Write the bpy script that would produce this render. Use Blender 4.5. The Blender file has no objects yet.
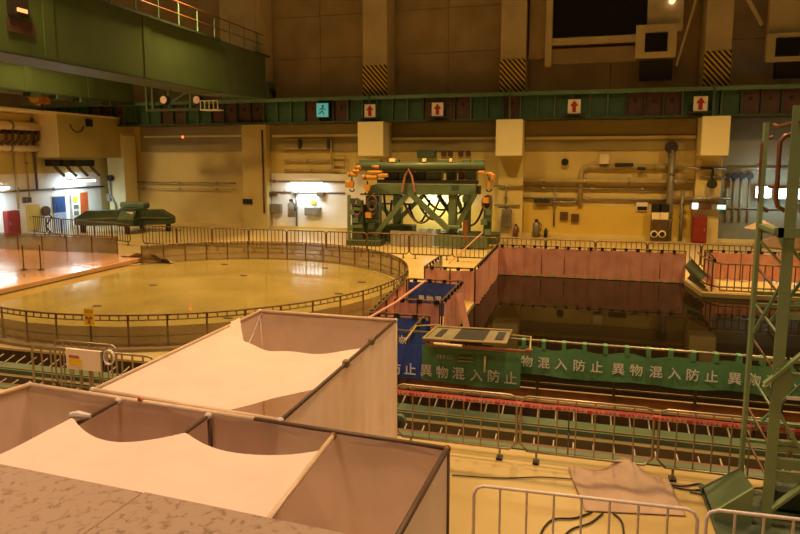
import bpy, bmesh, math, random
from mathutils import Vector, Matrix, noise
R = math.radians
random.seed(7)
SC = bpy.context.scene
COL = SC.collection

# ------------------------------------------------------------------ camera
EYE = 4.4; FOC = 640.0; YAW = 15.5; PITCH = 7.5; HOR = 160.0
CY = HOR + FOC * math.tan(R(PITCH))
cd = bpy.data.cameras.new('camera'); cam = bpy.data.objects.new('camera', cd); COL.objects.link(cam)
cam.location = (0, 0, EYE); cam.rotation_euler = (R(90 - PITCH), 0, R(YAW))
cd.sensor_width = 36; cd.lens = 36 * FOC / 800; cd.shift_y = (CY - 267) / 800
cd.clip_end = 300
SC.camera = cam

# ------------------------------------------------------------------ light
SC.view_settings.view_transform = 'Standard'; SC.view_settings.look = 'None'
SC.view_settings.gamma = 1; SC.view_settings.use_curve_mapping = False
SC.view_settings.exposure = 0.0
SC.cycles.use_denoising = True
w = bpy.data.worlds.new('world'); SC.world = w; w.use_nodes = True
w.node_tree.nodes['Background'].inputs[0].default_value = (1, .60, .22, 1)
w.node_tree.nodes['Background'].inputs[1].default_value = 0.075

def area(name, loc, size, power, col, rot=(0, 0, 0), spread=180, sy=None):
    l = bpy.data.lights.new(name, 'AREA'); l.energy = power; l.color = col; l.size = size
    if sy: l.shape = 'RECTANGLE'; l.size_y = sy
    l.spread = R(spread)
    o = bpy.data.objects.new(name, l); o.location = loc; o.rotation_euler = rot; COL.objects.link(o); return o
SODIUM = (1, .63, .23)
for X in (-27, -18, -9, 0, 9):
    for Y in (27, 17, 7):
        area('high_bay_lamp', (X, Y, 14), 1.2, {27: 1150, 17: 780, 7: 410}[Y], SODIUM if Y > 10 else (1, .64, .36), spread=118)
area('high_bay_lamp', (-4, 1, 11), 1.5, 230, (1, .66, .45), spread=130)
COOL = (.5, .76, 1)

# ------------------------------------------------------------------ pixel -> world measuring
_a, _p = R(YAW), R(PITCH)
FW = Vector((-math.sin(_a) * math.cos(_p), math.cos(_a) * math.cos(_p), -math.sin(_p)))
RT = Vector((math.cos(_a), math.sin(_a), 0)); UP = RT.cross(FW)
def ray(x, y): return FW + RT * ((x - 400) / FOC) + UP * ((CY - y) / FOC)
ORD = ['first', 'second', 'third', 'fourth', 'fifth', 'sixth', 'seventh', 'eighth', 'ninth', 'tenth', 'eleventh', 'twelfth', 'thirteenth', 'fourteenth', 'fifteenth']
def G(x, y, z=0.0):
    r = ray(x, y); return Vector((0, 0, EYE)) + r * ((z - EYE) / r.z)
def W(x, y, Y):
    r = ray(x, y); return Vector((0, 0, EYE)) + r * (Y / r.y)
def WX(x, y, X):
    r = ray(x, y); return Vector((0, 0, EYE)) + r * (X / r.x)

# ------------------------------------------------------------------ materials
def lin(h):
    h = h.lstrip('#'); v = [int(h[i:i + 2], 16) / 255 for i in (0, 2, 4)]
    return tuple(c / 12.92 if c <= .04045 else ((c + .055) / 1.055) ** 2.4 for c in v) + (1,)
def mat(name, c, rough=.6, metal=0, var=.12, scale=3.0, bump=0.0, c2=None, emit=0, alpha=1, coat=0, detail=6, sheen=0, bscale=None, spec=.5):
    m = bpy.data.materials.new(name); m.use_nodes = True; nt = m.node_tree; n = nt.nodes
    b = n['Principled BSDF']; c = lin(c) if isinstance(c, str) else c
    b.inputs['Roughness'].default_value = rough; b.inputs['Metallic'].default_value = metal
    b.inputs['Specular IOR Level'].default_value = spec
    b.inputs['Alpha'].default_value = alpha; b.inputs['Coat Weight'].default_value = coat
    tc = n.new('ShaderNodeTexCoord'); ns = n.new('ShaderNodeTexNoise')
    ns.inputs['Scale'].default_value = scale; ns.inputs['Detail'].default_value = detail
    nt.links.new(tc.outputs['Object'], ns.inputs['Vector'])
    cr = n.new('ShaderNodeValToRGB'); e = cr.color_ramp.elements
    c2 = lin(c2) if isinstance(c2, str) else (c2 or tuple(x * (1 - var * 2) for x in c[:3]) + (1,))
    e[0].position = .32; e[1].position = .62; e[0].color = c2; e[1].color = c
    nt.links.new(ns.outputs['Fac'], cr.inputs['Fac']); nt.links.new(cr.outputs['Color'], b.inputs['Base Color'])
    if emit:
        b.inputs['Emission Color'].default_value = c; b.inputs['Emission Strength'].default_value = emit
    if bump:
        bp = n.new('ShaderNodeBump'); bp.inputs['Strength'].default_value = bump; bp.inputs['Distance'].default_value = .02
        n2 = n.new('ShaderNodeTexNoise'); n2.inputs['Scale'].default_value = bscale or scale * 4
        nt.links.new(tc.outputs['Object'], n2.inputs['Vector'])
        nt.links.new(n2.outputs['Fac'], bp.inputs['Height']); nt.links.new(bp.outputs['Normal'], b.inputs['Normal'])
    return m
def stripes(name, a, b_, freq, ang=45, axis='XZ'):
    m = mat(name, a); nt = m.node_tree; n = nt.nodes; b = n['Principled BSDF']
    tc = n.new('ShaderNodeTexCoord'); mp = n.new('ShaderNodeMapping'); mp.inputs['Rotation'].default_value = (0, R(ang), 0) if axis == 'XZ' else (0, 0, R(ang))
    wv = n.new('ShaderNodeTexWave'); wv.inputs['Scale'].default_value = freq; wv.bands_direction = 'X'
    cr = n.new('ShaderNodeValToRGB'); cr.color_ramp.interpolation = 'CONSTANT'; e = cr.color_ramp.elements
    e[0].color = lin(a); e[1].position = .5; e[1].color = lin(b_)
    nt.links.new(tc.outputs['Object'], mp.inputs['Vector']); nt.links.new(mp.outputs['Vector'], wv.inputs['Vector'])
    nt.links.new(wv.outputs['Fac'], cr.inputs['Fac']); nt.links.new(cr.outputs['Color'], b.inputs['Base Color']); return m
M = {
 'floor': mat('floor_epoxy', '#b5a06c', .32, scale=.5, c2='#a68f5c', bump=.08, bscale=3),
 'wall': mat('wall_cream', '#d6bf78', .7, scale=.35, c2='#c2a95f', bump=.1, detail=9),
 'wall_dark': mat('wall_upper_concrete', '#b8a480', .8, scale=.5, c2='#a08c6a', detail=9),
 'column': mat('column_paint', '#dccba0', .7, scale=.6),
 'box': mat('cream_paint', '#e9d9a0', .6, scale=.5, var=.04),
 'band': mat('olive_band_shade', '#9c8a54', .75, scale=.4),
 'dado': mat('lower_wall_yellow', '#d9b84e', .6, scale=.4, c2='#c9a748'),
 'tower': mat('tower_green_paint', '#84976c', .45, scale=1.5, c2='#748a60'),
 'rungm': mat('dull_rung_steel', '#a8977c', .5, scale=5),
 'dimwall': mat('dim_bay_shade', '#7f7a5c', .75, scale=.4),
 'trenchtan': mat('dull_tan_steel', '#75653f', .5, scale=2),
 'trenchbrown': mat('dull_brown_steel', '#6a4a30', .5, scale=2),
 'whitewall': mat('white_glow_wall', '#ece8dc', .6, scale=.5, c2='#ddd8c8'),
 'olive': mat('olive_side_shade', '#b9a860', .7, scale=.5),
 'hazard': stripes('hazard_paint', '#e0bd3a', '#1c1812', 1.55, 42),
 'green': mat('green_steel', '#5a6a4e', .42, scale=1.2, c2='#4a5a40'),
 'green_light': mat('green_rail_paint', '#70967a', .4, scale=1, c2='#628669'),
 'green_dark': mat('dark_green_steel', '#3a4830', .5, scale=2, c2='#2c3826'),
 'green_crane': mat('crane_green_paint', '#56683c', .5, scale=.4, c2='#4b5d36'),
 'maroon': mat('maroon_web_paint', '#5c4038', .6, scale=2),
 'webgreen': mat('web_green_paint', '#3a6048', .5, scale=2),
 'dark': mat('dark_iron', '#2b231c', .6, scale=4),
 'black': mat('black_rubber', '#15120f', .5, scale=4),
 'steel': mat('galvanised_steel', '#a89a80', .35, .7, scale=6),
 'pipe_brown': mat('weathered_rail_steel', '#6c5235', .45, .5, scale=5),
 'pipe_cream': mat('painted_pipe', '#b39c62', .5, scale=2),
 'pipe_grey': mat('grey_pipe', '#8b8068', .45, .3, scale=2),
 'white_pipe': mat('white_coated_tube', '#d9cdc8', .4, scale=6, var=.05),
 'beige_pipe': mat('beige_coated_tube', '#d9bc98', .45, scale=6, var=.08),
 'dark_pipe': mat('brown_coated_tube', '#5d4430', .5, scale=6),
 'copper': mat('copper_brown_tube', '#8a5a3a', .4, .4, scale=5),
 'disc': mat('well_cover_epoxy', '#94834c', .10, scale=.6, c2='#84733f', bump=.10, bscale=1.3, coat=.3),
 'plate': mat('pink_epoxy_plate', '#c79b7c', .12, scale=.7, c2='#b48568', bump=.10, bscale=1.5, coat=.3),
 'water': mat('pool_water', '#140f08', .03, scale=1, bump=.03, bscale=1.5, spec=.28),
 'curb': mat('pool_curb', '#8f7a50', .5, scale=2),
 'poolwall': mat('pool_liner_steel', '#463a2a', .5, .2, scale=1),
 'pink': mat('pink_vinyl_sheet', '#c98f7e', .55, scale=2, c2='#b87c6c'),
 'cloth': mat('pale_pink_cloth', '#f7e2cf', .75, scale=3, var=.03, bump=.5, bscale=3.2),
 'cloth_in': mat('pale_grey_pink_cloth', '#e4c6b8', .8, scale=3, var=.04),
 'clear': mat('amber_plastic_sheet', '#80684a', .12, scale=1.5, c2='#6e563a', bump=.6, bscale=2.2, alpha=.8),
 'clear_grey': mat('smoky_plastic_sheet', '#9c8c78', .2, scale=2, bump=.3, bscale=2, alpha=.82),
 'blue': mat('blue_mesh_banner', '#2c4ca4', .6, scale=8),
 'bannergreen': mat('green_mesh_banner', '#5a8c58', .6, scale=8, var=.06),
 'letter': mat('banner_lettering', '#e2dcc8', .6, var=.02),
 'white': mat('white_paint', '#e8e2d8', .5, var=.03),
 'signwhite': mat('white_sign_board', '#ecdcc8', .5, var=.02),
 'red': mat('red_paint', '#b0281c', .45, scale=3),
 'tubered': mat('red_tape', '#b8432e', .5, scale=8),
 'yellow': mat('yellow_paint', '#e8c020', .5, var=.04),
 'orange': mat('orange_hoist_paint', '#c0822a', .45, scale=4),
 'hydrant': mat('red_cabinet_paint', '#8a2418', .5, scale=3),
 'blueglass': mat('blue_door_window', '#34507c', .3, scale=3),
 'redpanel': mat('orange_red_panel', '#c85a28', .5, scale=3),
 'bag': mat('pale_blue_sheet', '#aab6c8', .5, scale=3),
 'greybox': mat('grey_enclosure', '#8f887c', .5, scale=3),
 'dimglass': mat('dark_glass', '#1c150e', .15, scale=2),
 'slab': mat('speckled_board', '#a88e74', .7, scale=6, c2='#84694f', bump=.3, detail=8),
 'tarp': mat('brown_grey_sheet', '#a58a74', .6, scale=3, c2='#957a64', bump=.15, bscale=5),
 'tube_light': mat('fluorescent_tube', (.9, .97, 1, 1), emit=14),
 'panel_light': mat('lit_panel', (.85, .95, 1, 1), emit=5),
 'lamp_warm': mat('warm_lamp', (1, .72, .4, 1), emit=1.6),
 'redled': mat('red_lamp', (1, .1, .03, 1), emit=5),
 'cyan_sign': mat('exit_sign_face', (.12, .62, .62, 1), emit=.32),
 'exit_fig': mat('exit_sign_figure', (.02, .15, .18, 1), var=.02),
 'greenled': mat('green_lamp', (.3, 1, .7, 1), emit=3),
 'yellowtape': stripes('yellow_black_edge_tape', '#d8b030', '#2a2418', 2.6, 35, 'XY'),
 'creamlit': mat('cream_board', '#f2dcae', .5, var=.02),
}
def translucent(k, f):
    nt = M[k].node_tree; b = nt.nodes['Principled BSDF']; out = nt.nodes['Material Output']
    tr = nt.nodes.new('ShaderNodeBsdfTranslucent'); mx = nt.nodes.new('ShaderNodeMixShader'); mx.inputs[0].default_value = f
    src = b.inputs['Base Color'].links[0].from_socket
    nt.links.new(src, tr.inputs['Color']); nt.links.new(b.outputs[0], mx.inputs[1]); nt.links.new(tr.outputs[0], mx.inputs[2]); nt.links.new(mx.outputs[0], out.inputs['Surface'])
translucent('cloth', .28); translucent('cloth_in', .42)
M['water'].node_tree.nodes['Principled BSDF'].inputs['IOR'].default_value = 1.2
# sagging speckles on the foreground board
def speck():
    nt = M['slab'].node_tree; n = nt.nodes; r = [x for x in n if x.type == 'VALTORGB'][0]
    ns = [x for x in n if x.type == 'TEX_NOISE'][0]; ns.inputs['Scale'].default_value = 22; ns.inputs['Roughness'].default_value = .62; ns.inputs['Distortion'].default_value = .5
    r.color_ramp.elements[0].position = .36; r.color_ramp.elements[1].position = .47
speck()

# ------------------------------------------------------------------ mesh helpers
def wl(o):
    v = Vector((0, 0, 0))
    while o: v += o.location; o = o.parent
    return v
class MB:
    def __init__(s): s.v = []; s.f = []
    def add(s, v, f):
        k = len(s.v); s.v += [Vector(a) for a in v]; s.f += [tuple(i + k for i in q) for q in f]; return s
    def box(s, x0, x1, y0, y1, z0, z1):
        return s.add([(x, y, z) for z in (z0, z1) for y in (y0, y1) for x in (x0, x1)],
                     [(0, 2, 3, 1), (4, 5, 7, 6), (0, 1, 5, 4), (2, 6, 7, 3), (0, 4, 6, 2), (1, 3, 7, 5)])
    def cb(s, c, sx, sy, sz): return s.box(c[0] - sx / 2, c[0] + sx / 2, c[1] - sy / 2, c[1] + sy / 2, c[2] - sz / 2, c[2] + sz / 2)
    def bar(s, p, q, w, h=None, up=(0, 0, 1)):
        p = Vector(p); q = Vector(q); h = h or w; d = (q - p).normalized(); u = Vector(up)
        if abs(d.dot(u)) > .95: u = Vector((0, 1, 0))
        a = d.cross(u).normalized() * w / 2; b = a.normalized().cross(d).normalized() * h / 2
        return s.add([e + i * a + j * b for e in (p, q) for i, j in ((-1, -1), (1, -1), (1, 1), (-1, 1))],
                     [(0, 1, 2, 3), (7, 6, 5, 4), (0, 4, 5, 1), (1, 5, 6, 2), (2, 6, 7, 3), (3, 7, 4, 0)])
    def tube(s, pts, r, n=8, cap=True):
        pts = [Vector(p) for p in pts]; L = len(pts); k = len(s.v); prev = None
        for i, p in enumerate(pts):
            d = (pts[min(i + 1, L - 1)] - pts[max(i - 1, 0)]).normalized()
            u = Vector((0, 0, 1)) if abs(d.z) < .9 else Vector((1, 0, 0))
            if prev is not None:
                a = (prev - d * prev.dot(d))
                a = a.normalized() if a.length > 1e-5 else d.cross(u).normalized()
            else: a = d.cross(u).normalized()
            prev = a; b = d.cross(a)
            rr = r[i] if isinstance(r, (list, tuple)) else r
            for j in range(n):
                t = 2 * math.pi * j / n; s.v.append(p + (a * math.cos(t) + b * math.sin(t)) * rr)
        for i in range(L - 1):
            for j in range(n):
                s.f.append((k + i * n + j, k + i * n + (j + 1) % n, k + (i + 1) * n + (j + 1) % n, k + (i + 1) * n + j))
        if cap: s.f.append(tuple(k + j for j in range(n))[::-1]); s.f.append(tuple(k + (L - 1) * n + j for j in range(n)))
        return s
    def cyl(s, c, r, h, n=16, axis='Z', r2=None):
        c = Vector(c); a = {'X': Vector((1, 0, 0)), 'Y': Vector((0, 1, 0)), 'Z': Vector((0, 0, 1))}[axis]
        return s.tube([c - a * h / 2, c + a * h / 2], [r, r if r2 is None else r2], n)
    def prism(s, poly, y0, y1):      # polygon in XZ, extruded along Y
        n = len(poly)
        return s.add([(x, y0, z) for x, z in poly] + [(x, y1, z) for x, z in poly],
                     [tuple(range(n)), tuple(range(2 * n - 1, n - 1, -1))] + [(i, i + n, (i + 1) % n + n, (i + 1) % n) for i in range(n)])
    def prismz(s, poly, z0, z1):
        n = len(poly)
        return s.add([(x, y, z0) for x, y in poly] + [(x, y, z1) for x, y in poly],
                     [tuple(range(n - 1, -1, -1)), tuple(range(n, 2 * n))] + [(i, (i + 1) % n, (i + 1) % n + n, i + n) for i in range(n)])
    def grid(s, fn, nu, nv, th=0):
        k = len(s.v)
        for j in range(nv + 1):
            for i in range(nu + 1): s.v.append(Vector(fn(i / nu, j / nv)))
        for j in range(nv):
            for i in range(nu):
                a = k + j * (nu + 1) + i; s.f.append((a, a + 1, a + nu + 2, a + nu + 1))
        return s
    def build(s, name, m, parent=None, smooth=False, solid=0, bevel=0):
        o0 = wl(parent) if parent else None
        if o0 is None:
            lo = Vector([min(v[i] for v in s.v) for i in range(3)]); hi = Vector([max(v[i] for v in s.v) for i in range(3)])
            o0 = Vector(((lo.x + hi.x) / 2, (lo.y + hi.y) / 2, lo.z)); loc = o0
        else: loc = Vector((0, 0, 0))
        me = bpy.data.meshes.new(name); me.from_pydata([v - o0 for v in s.v], [], s.f)
        if not solid:
            b = bmesh.new(); b.from_mesh(me); bmesh.ops.recalc_face_normals(b, faces=b.faces)
            if bevel: bmesh.ops.bevel(b, geom=list(b.edges), offset=bevel, segments=1, affect='EDGES')
            b.to_mesh(me); b.free()
        me.materials.append(M[m] if isinstance(m, str) else m)
        if smooth: me.shade_smooth()
        o = bpy.data.objects.new(name, me); o.location = loc; COL.objects.link(o)
        if parent: o.parent = parent
        if solid:
            md = o.modifiers.new('thick', 'SOLIDIFY'); md.thickness = solid
        return o
def tag(o, label=None, cat=None, group=None, kind=None):
    if label: o['label'] = label
    if cat: o['category'] = cat
    if group: o['group'] = group
    if kind: o['kind'] = kind
    return o
def thing(name, label, cat, loc=(0, 0, 0), group=None):
    o = bpy.data.objects.new(name, None); o.location = loc; o.empty_display_size = .2; COL.objects.link(o); return tag(o, label, cat, group)
def struct(mb, name, m, parent=None, **k):
    o = mb.build(name, m, parent, **k)
    if not parent: o['kind'] = 'structure'
    return o
def kids(o): return [c for c in ALLKIDS.get(o.name, [])]
def copy_tree(o, loc=None, rz=None, parent=None, label=None):
    c = o.copy(); COL.objects.link(c); c.parent = parent
    if loc is not None: c.location = loc
    if rz is not None: c.rotation_euler = (0, 0, rz)
    if label: c['label'] = label
    for ch in o.children: copy_tree(ch, parent=c)
    return c
GL = {}
def glyph(ch):
    if ch not in GL:
        cu = bpy.data.curves.new('g', 'FONT'); cu.body = ch; cu.size = 1; cu.resolution_u = 2
        ob = bpy.data.objects.new('g', cu); COL.objects.link(ob); bpy.context.view_layer.update()
        me = bpy.data.meshes.new_from_object(ob.evaluated_get(bpy.context.evaluated_depsgraph_get()))
        GL[ch] = ([v.co.copy() for v in me.vertices], [tuple(p.vertices) for p in me.polygons])
        bpy.data.objects.remove(ob); bpy.data.curves.remove(cu); bpy.data.meshes.remove(me)
    return GL[ch]
def text_mb(mb, ch, origin, right, up, size, stretch=1):
    v, f = glyph(ch)
    if not v: return
    right = Vector(right); up = Vector(up)
    nrm = right.cross(up)
    for ii, (ex, ez) in enumerate(((0, 0),) if size < .15 else ((-.016, 0), (.016, 0), (0, .014), (0, -.014))):
        mb.add([Vector(origin) + nrm * .0012 * ii + right * (a.x + ex) * size * stretch + up * (a.y + ez) * size for a in v], f)
# ================================================================== STRUCTURE
PX0, PX1, PY0, PY1 = -3.0, 3.9, 11.9, 25.2      # pool
QX1, QY1 = 12.0, 22.8                            # wider near part of the pool
TY0, TY1 = 9.45, 11.6                            # rail trench
f = MB()
f.box(-40, 16, -2, TY0, -.5, 0); f.box(-40, 16, TY1, PY0, -.5, 0)
f.box(-40, PX0, PY0, 38.6, -.5, 0); f.box(PX0, 16, PY1, 38.6, -.5, 0)
f.box(PX1 + .25, 16, QY1, PY1, -.5, 0); f.box(QX1, 16, PY0, QY1, -.5, 0)
f.prismz([(PX1, PY1), (PX1 + .25, PY1), (PX1 + .25, QY1)], -.5, 0)
f.box(-40, 16, TY0, TY1, -.55, -.5)
floor = struct(f, 'floor', 'floor'); floor['label'] = 'yellow epoxy coated floor around the pool and the round cover'
wt = MB().box(PX0, QX1, PY0, QY1, -2.0, -.12); wt.box(PX0, PX1 + .25, QY1, PY1, -2.0, -.12)
wat = struct(wt, 'water', 'water')
curb = MB()
curb.box(PX1 + .25, QX1, QY1 - .05, QY1 + .2, -.3, .03); curb.box(PX0, QX1, PY0 - .12, PY0 + .04, -.3, .12)
curb.bar((PX1, PY1, -.1), (PX1 + .25, QY1, -.1), .1, .24)
struct(curb, 'trim_1', 'curb')
lw = MB(); lw.box(-34, 14, 38, 38.5, 0, 6.9)
lower = struct(lw, 'wall_back', 'wall')
uw = MB(); uw.box(-52, 22, 38.6, 39, 6.9, 17); upper = struct(uw, 'wall_upper', 'wall_dark')
# ledge lip under the girder; overhang shade painted in as olive strips
bd = MB(); bd.box(-19, -12.6, 37.86, 38, 5.85, 6.0); bd.box(-11, -4.5, 37.8, 38, 5.6, 5.75); bd.box(-3, 6, 37.8, 38, 5.55, 5.72); bd.box(-28.6, -20.8, 37.86, 38, 5.9, 6.02)
struct(bd, 'trim_2', 'box')
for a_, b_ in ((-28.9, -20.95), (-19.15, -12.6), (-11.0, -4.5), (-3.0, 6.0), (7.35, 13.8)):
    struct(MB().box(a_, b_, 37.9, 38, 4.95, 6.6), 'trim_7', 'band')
for a_, b_ in ((-3.0, 6.0), (-11.0, -4.5)): struct(MB().box(a_, b_, 37.93, 38, .16, 1.75), 'trim_8', 'dado')
plinth = MB(); plinth.box(-31, 14, 37.7, 38, 0, .16); struct(plinth, 'baseboard_back', 'wall')
# wall base kerb raised band (grey strip beneath left bay)
# pilasters
PIL = [(-30.6, -29.2), (-20.9, -19.2), (-12.55, -11.05), (-4.45, -3.05), (6.05, 7.3)]
for i, (a, b) in enumerate(PIL[1:]):
    c = MB().box(a, b, 37.35, 38.0, 0, 6.9); p = struct(c, 'pilaster', 'wall')
    if i > 0:
        MB().box(a - .05, b + .02, 36.1, 37.35, 4.62, 6.62).build('bracket', 'box', p, bevel=.03)
    u = MB().box(a + .02, b, 37.0, 38.6, 8.0, 16.8); q = struct(u, 'column', 'column')
    MB().box(a + .0, b + .02, 36.95, 37.0, 8.05, 9.95).build('hazard_plate', 'hazard', q)
c = MB().box(-21.9, -19.5, 36.9, 38.6, 8.0, 16.8); q = struct(c, 'column', 'column'); MB().box(-19.9, -19.48, 36.85, 36.9, 8.05, 9.95).build('hazard_plate', 'hazard', q)
for a, b in ((-19.0, -12.7), (-10.8, -4.6), (-2.9, 5.95), (7.4, 13.5)):       # upper wall panels
    for z in (8.2, 10.75, 13.3):
        for k in range(2):
            x0 = a + (b - a) * k / 2; struct(MB().box(x0 + .015, x0 + (b - a) / 2 - .015, 38.5, 38.6, z, z + 2.52), 'panel', 'wall_dark', upper)
# left building block
def leftblock():
    a, b = 31.3, 38.0
    m = MB(); m.box(-31.6, -31.2, 22, 38.4, 0, 7.05); wlft = struct(m, 'wall_left', 'wall'); struct(MB().box(-52.4, -52, 0, 39, 0, 17), 'wall_far_left', 'wall_dark')
    m = MB(); m.box(-31.2, -29.5, a, b, 4.55, 7.08); o = struct(m, 'trim_3', 'olive')  # cream block; its shaded side is put in as olive colour
    MB().box(-36, -29.45, 22, 38.2, 7.08, 7.2).build('roof_slab', 'box', wlft)
    MB().box(-31.2, -29.5, a - .04, a, 4.55, 7.08).build('lit_front', 'box', o)  # lit face of the same block, painted in as a paler sheet
    MB().prism([(-30.6, 0), (-29.3, 0), (-29.3, 6.0), (-29.6, 6.4), (-30.6, 6.4)], 36.6, 37.9).build('pier', 'box', wlft)
    return wlft
WL = leftblock()
def door(cx, cy, z1, w, m, n, label):     # door in left wall (faces +X)
    o = MB().box(-31.22, -31.14, cy - w / 2 - .07, cy + w / 2 + .07, 0, z1 + .08).build(n, 'box'); o['kind'] = 'structure'; o['label'] = label
    return o
DY1 = WX(60, 213, -31.1).y; DY2 = WX(85, 213, -31.1).y
shift1 = DY1 - 32.6; shift2 = DY2 - 34.35
d1 = door(0, DY1, 2.15, 1.0, 'white', 'door_1', 'white and blue door in the left wall under the tube light')
MB().box(-31.14, -31.10, DY1 - .5, DY1 + .5, 0, 1.15).build('lower_panel', 'bag', d1)
MB().box(-31.14, -31.10, DY1 - .5, DY1 + .5, 1.15, 2.15).build('window', 'blueglass', d1)
MB().box(-31.10, -31.08, DY1 - .25, DY1 + .25, 1.2, 1.8).build('pane', 'blueglass', d1)
MB().tube([(-31.04, DY1 - .4, 1.0), (-31.04, DY1 - .3, 1.0)], .02).build('handle', 'steel', d1)
d2 = door(0, DY2, 2.3, .7, 'white', 'door_2', 'white door with orange red panel beside the blue door')
MB().box(-31.14, -31.10, DY2 - .3, DY2 + .35, .9, 2.3).build('panel', 'redpanel', d2)
MB().box(-31.14, -31.10, DY2 - .3, DY2 + .35, 0, .9).build('lower_panel', 'white', d2)
MB().tube([(-31.04, DY2 - .25, 1.0), (-31.04, DY2 - .15, 1.0)], .02).build('handle', 'steel', d2)
# yellow leaf of floor marking tape by the trench
struct(MB().box(-14, -9.6, TY0 - .3, TY0 - .18, 0, .004), 'trim_4', 'yellowtape')

# ================================================================== RUNWAY GIRDER
gy0, gy1 = 36.45, 37.1
struct(MB().box(-19.15, -12.6, 37.9, 38, .16, 3.55), 'trim_10', 'whitewall')  # white panel added so the cool tube glow reads white
struct(MB().box(-31.2, -31.17, 27, 36.5, .0, 3.6), 'trim_11', 'whitewall')  # same added white for the tube glow on the left wall
struct(MB().box(7.35, 13.9, 37.88, 38, .16, 6.6), 'trim_9', 'dimwall')  # dimness of the right bay painted in as a greyer panel
rg = thing('runway_girder', 'long green and maroon runway girder running along the back wall', 'girder', (-4, 36.8, 6.6))
MB().box(-37.4, 14, gy0 - .1, gy1, 7.92, 8.12).build('top_rail', 'green_light', rg)
MB().box(-37.4, 14, gy0 - .05, gy1, 6.6, 6.72).build('bottom_flange', 'green_dark', rg)
x = -37.26; i = 0
seq = 'mmmgggmmmgggmmggmmmmgggmmmgggggmmmggmggggggmmmggg'
while x < 13.6:
    k = seq[i % len(seq)]
    MB().box(x + .05, x + .87, gy0 + .22, gy0 + .3, 6.72, 7.92).build('web_panel', 'maroon' if k == 'm' else 'webgreen', rg)
    MB().box(x - .04, x + .04, gy0, gy0 + .3, 6.72, 7.92).build('stiffener', 'green_dark' if k == 'm' else 'green', rg)
    if k == 'm': MB().cyl((x + .45, gy0 + .2, 7.5), .09, .08, 8, 'Y').build('bolt', 'dark', rg)
    x += .92; i += 1
for px in (370, 510, 713):
    p = W(px, 105, gy0); MB().box(p.x - .05, p.x + .05, gy0 - .14, gy0 - .02, 6.6, 8.3).build('joint_plate', 'green', rg)
# signs
def arrow_sign(px, label):
    p = W(px, 113, gy0 - .25); t = thing('arrow_sign', label, 'sign', (p.x, gy0 - .25, 6.85), 'red arrow signs along the runway girder')
    z = 7.1
    MB().box(p.x - .33, p.x + .33, gy0 - .27, gy0 - .23, 6.88, 7.62).build('board', 'signwhite', t)
    MB().prism([(p.x - .1, 6.95), (p.x + .1, 6.95), (p.x + .1, 7.27), (p.x + .22, 7.27), (p.x, 7.57), (p.x - .22, 7.27), (p.x - .1, 7.27)], gy0 - .285, gy0 - .27).build('arrow', 'red', t)
    MB().box(p.x - .6, p.x + .6, gy0 - .4, gy0 - .05, 6.78, 6.86).build('ledge', 'dark', t)
    MB().box(p.x - .04, p.x + .04, gy0 - .22, gy0 + .05, 6.86, 7.3).build('bracket', 'steel', t)
arrow_sign(370, 'red arrow sign above the cream bracket over the green trestle machine')
arrow_sign(437.5, 'second red arrow sign from the left, over the green machine middle')
arrow_sign(574, 'red arrow sign below the dark glass window frame')
arrow_sign(700, 'rightmost red arrow sign, under the right striped column')
p = W(322.5, 109, gy0 - .2)
t = thing('exit_sign', 'cyan lit exit sign with running figure on the girder', 'sign', (p.x, gy0 - .2, 6.9))
MB().box(p.x - .36, p.x + .36, gy0 - .26, gy0 - .16, 6.95, 7.75).build('face', 'cyan_sign', t)
MB().box(p.x - .4, p.x + .4, gy0 - .16, gy0 + .25, 6.9, 7.8).build('housing', 'dark', t)
fg = MB(); z = 7.3
fg.cyl((p.x + .05, gy0 - .27, z + .28), .07, .02, 10, 'Y')
for a, b in (((.04, .2), (-.02, -.02)), ((-.02, 0), (.12, -.16)), ((.12, -.16), (.1, -.3)), ((-.02, 0), (-.12, -.14)), ((-.12, -.14), (-.24, -.14)), ((.04, .17), (.2, .05)), ((.04, .17), (-.14, .1)), ((-.14, .1), (-.16, 0))):
    fg.bar((p.x + a[0], gy0 - .27, z + a[1]), (p.x + b[0], gy0 - .27, z + b[1]), .02, .055)
fg.build('running_figure', 'exit_fig', t)
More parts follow.
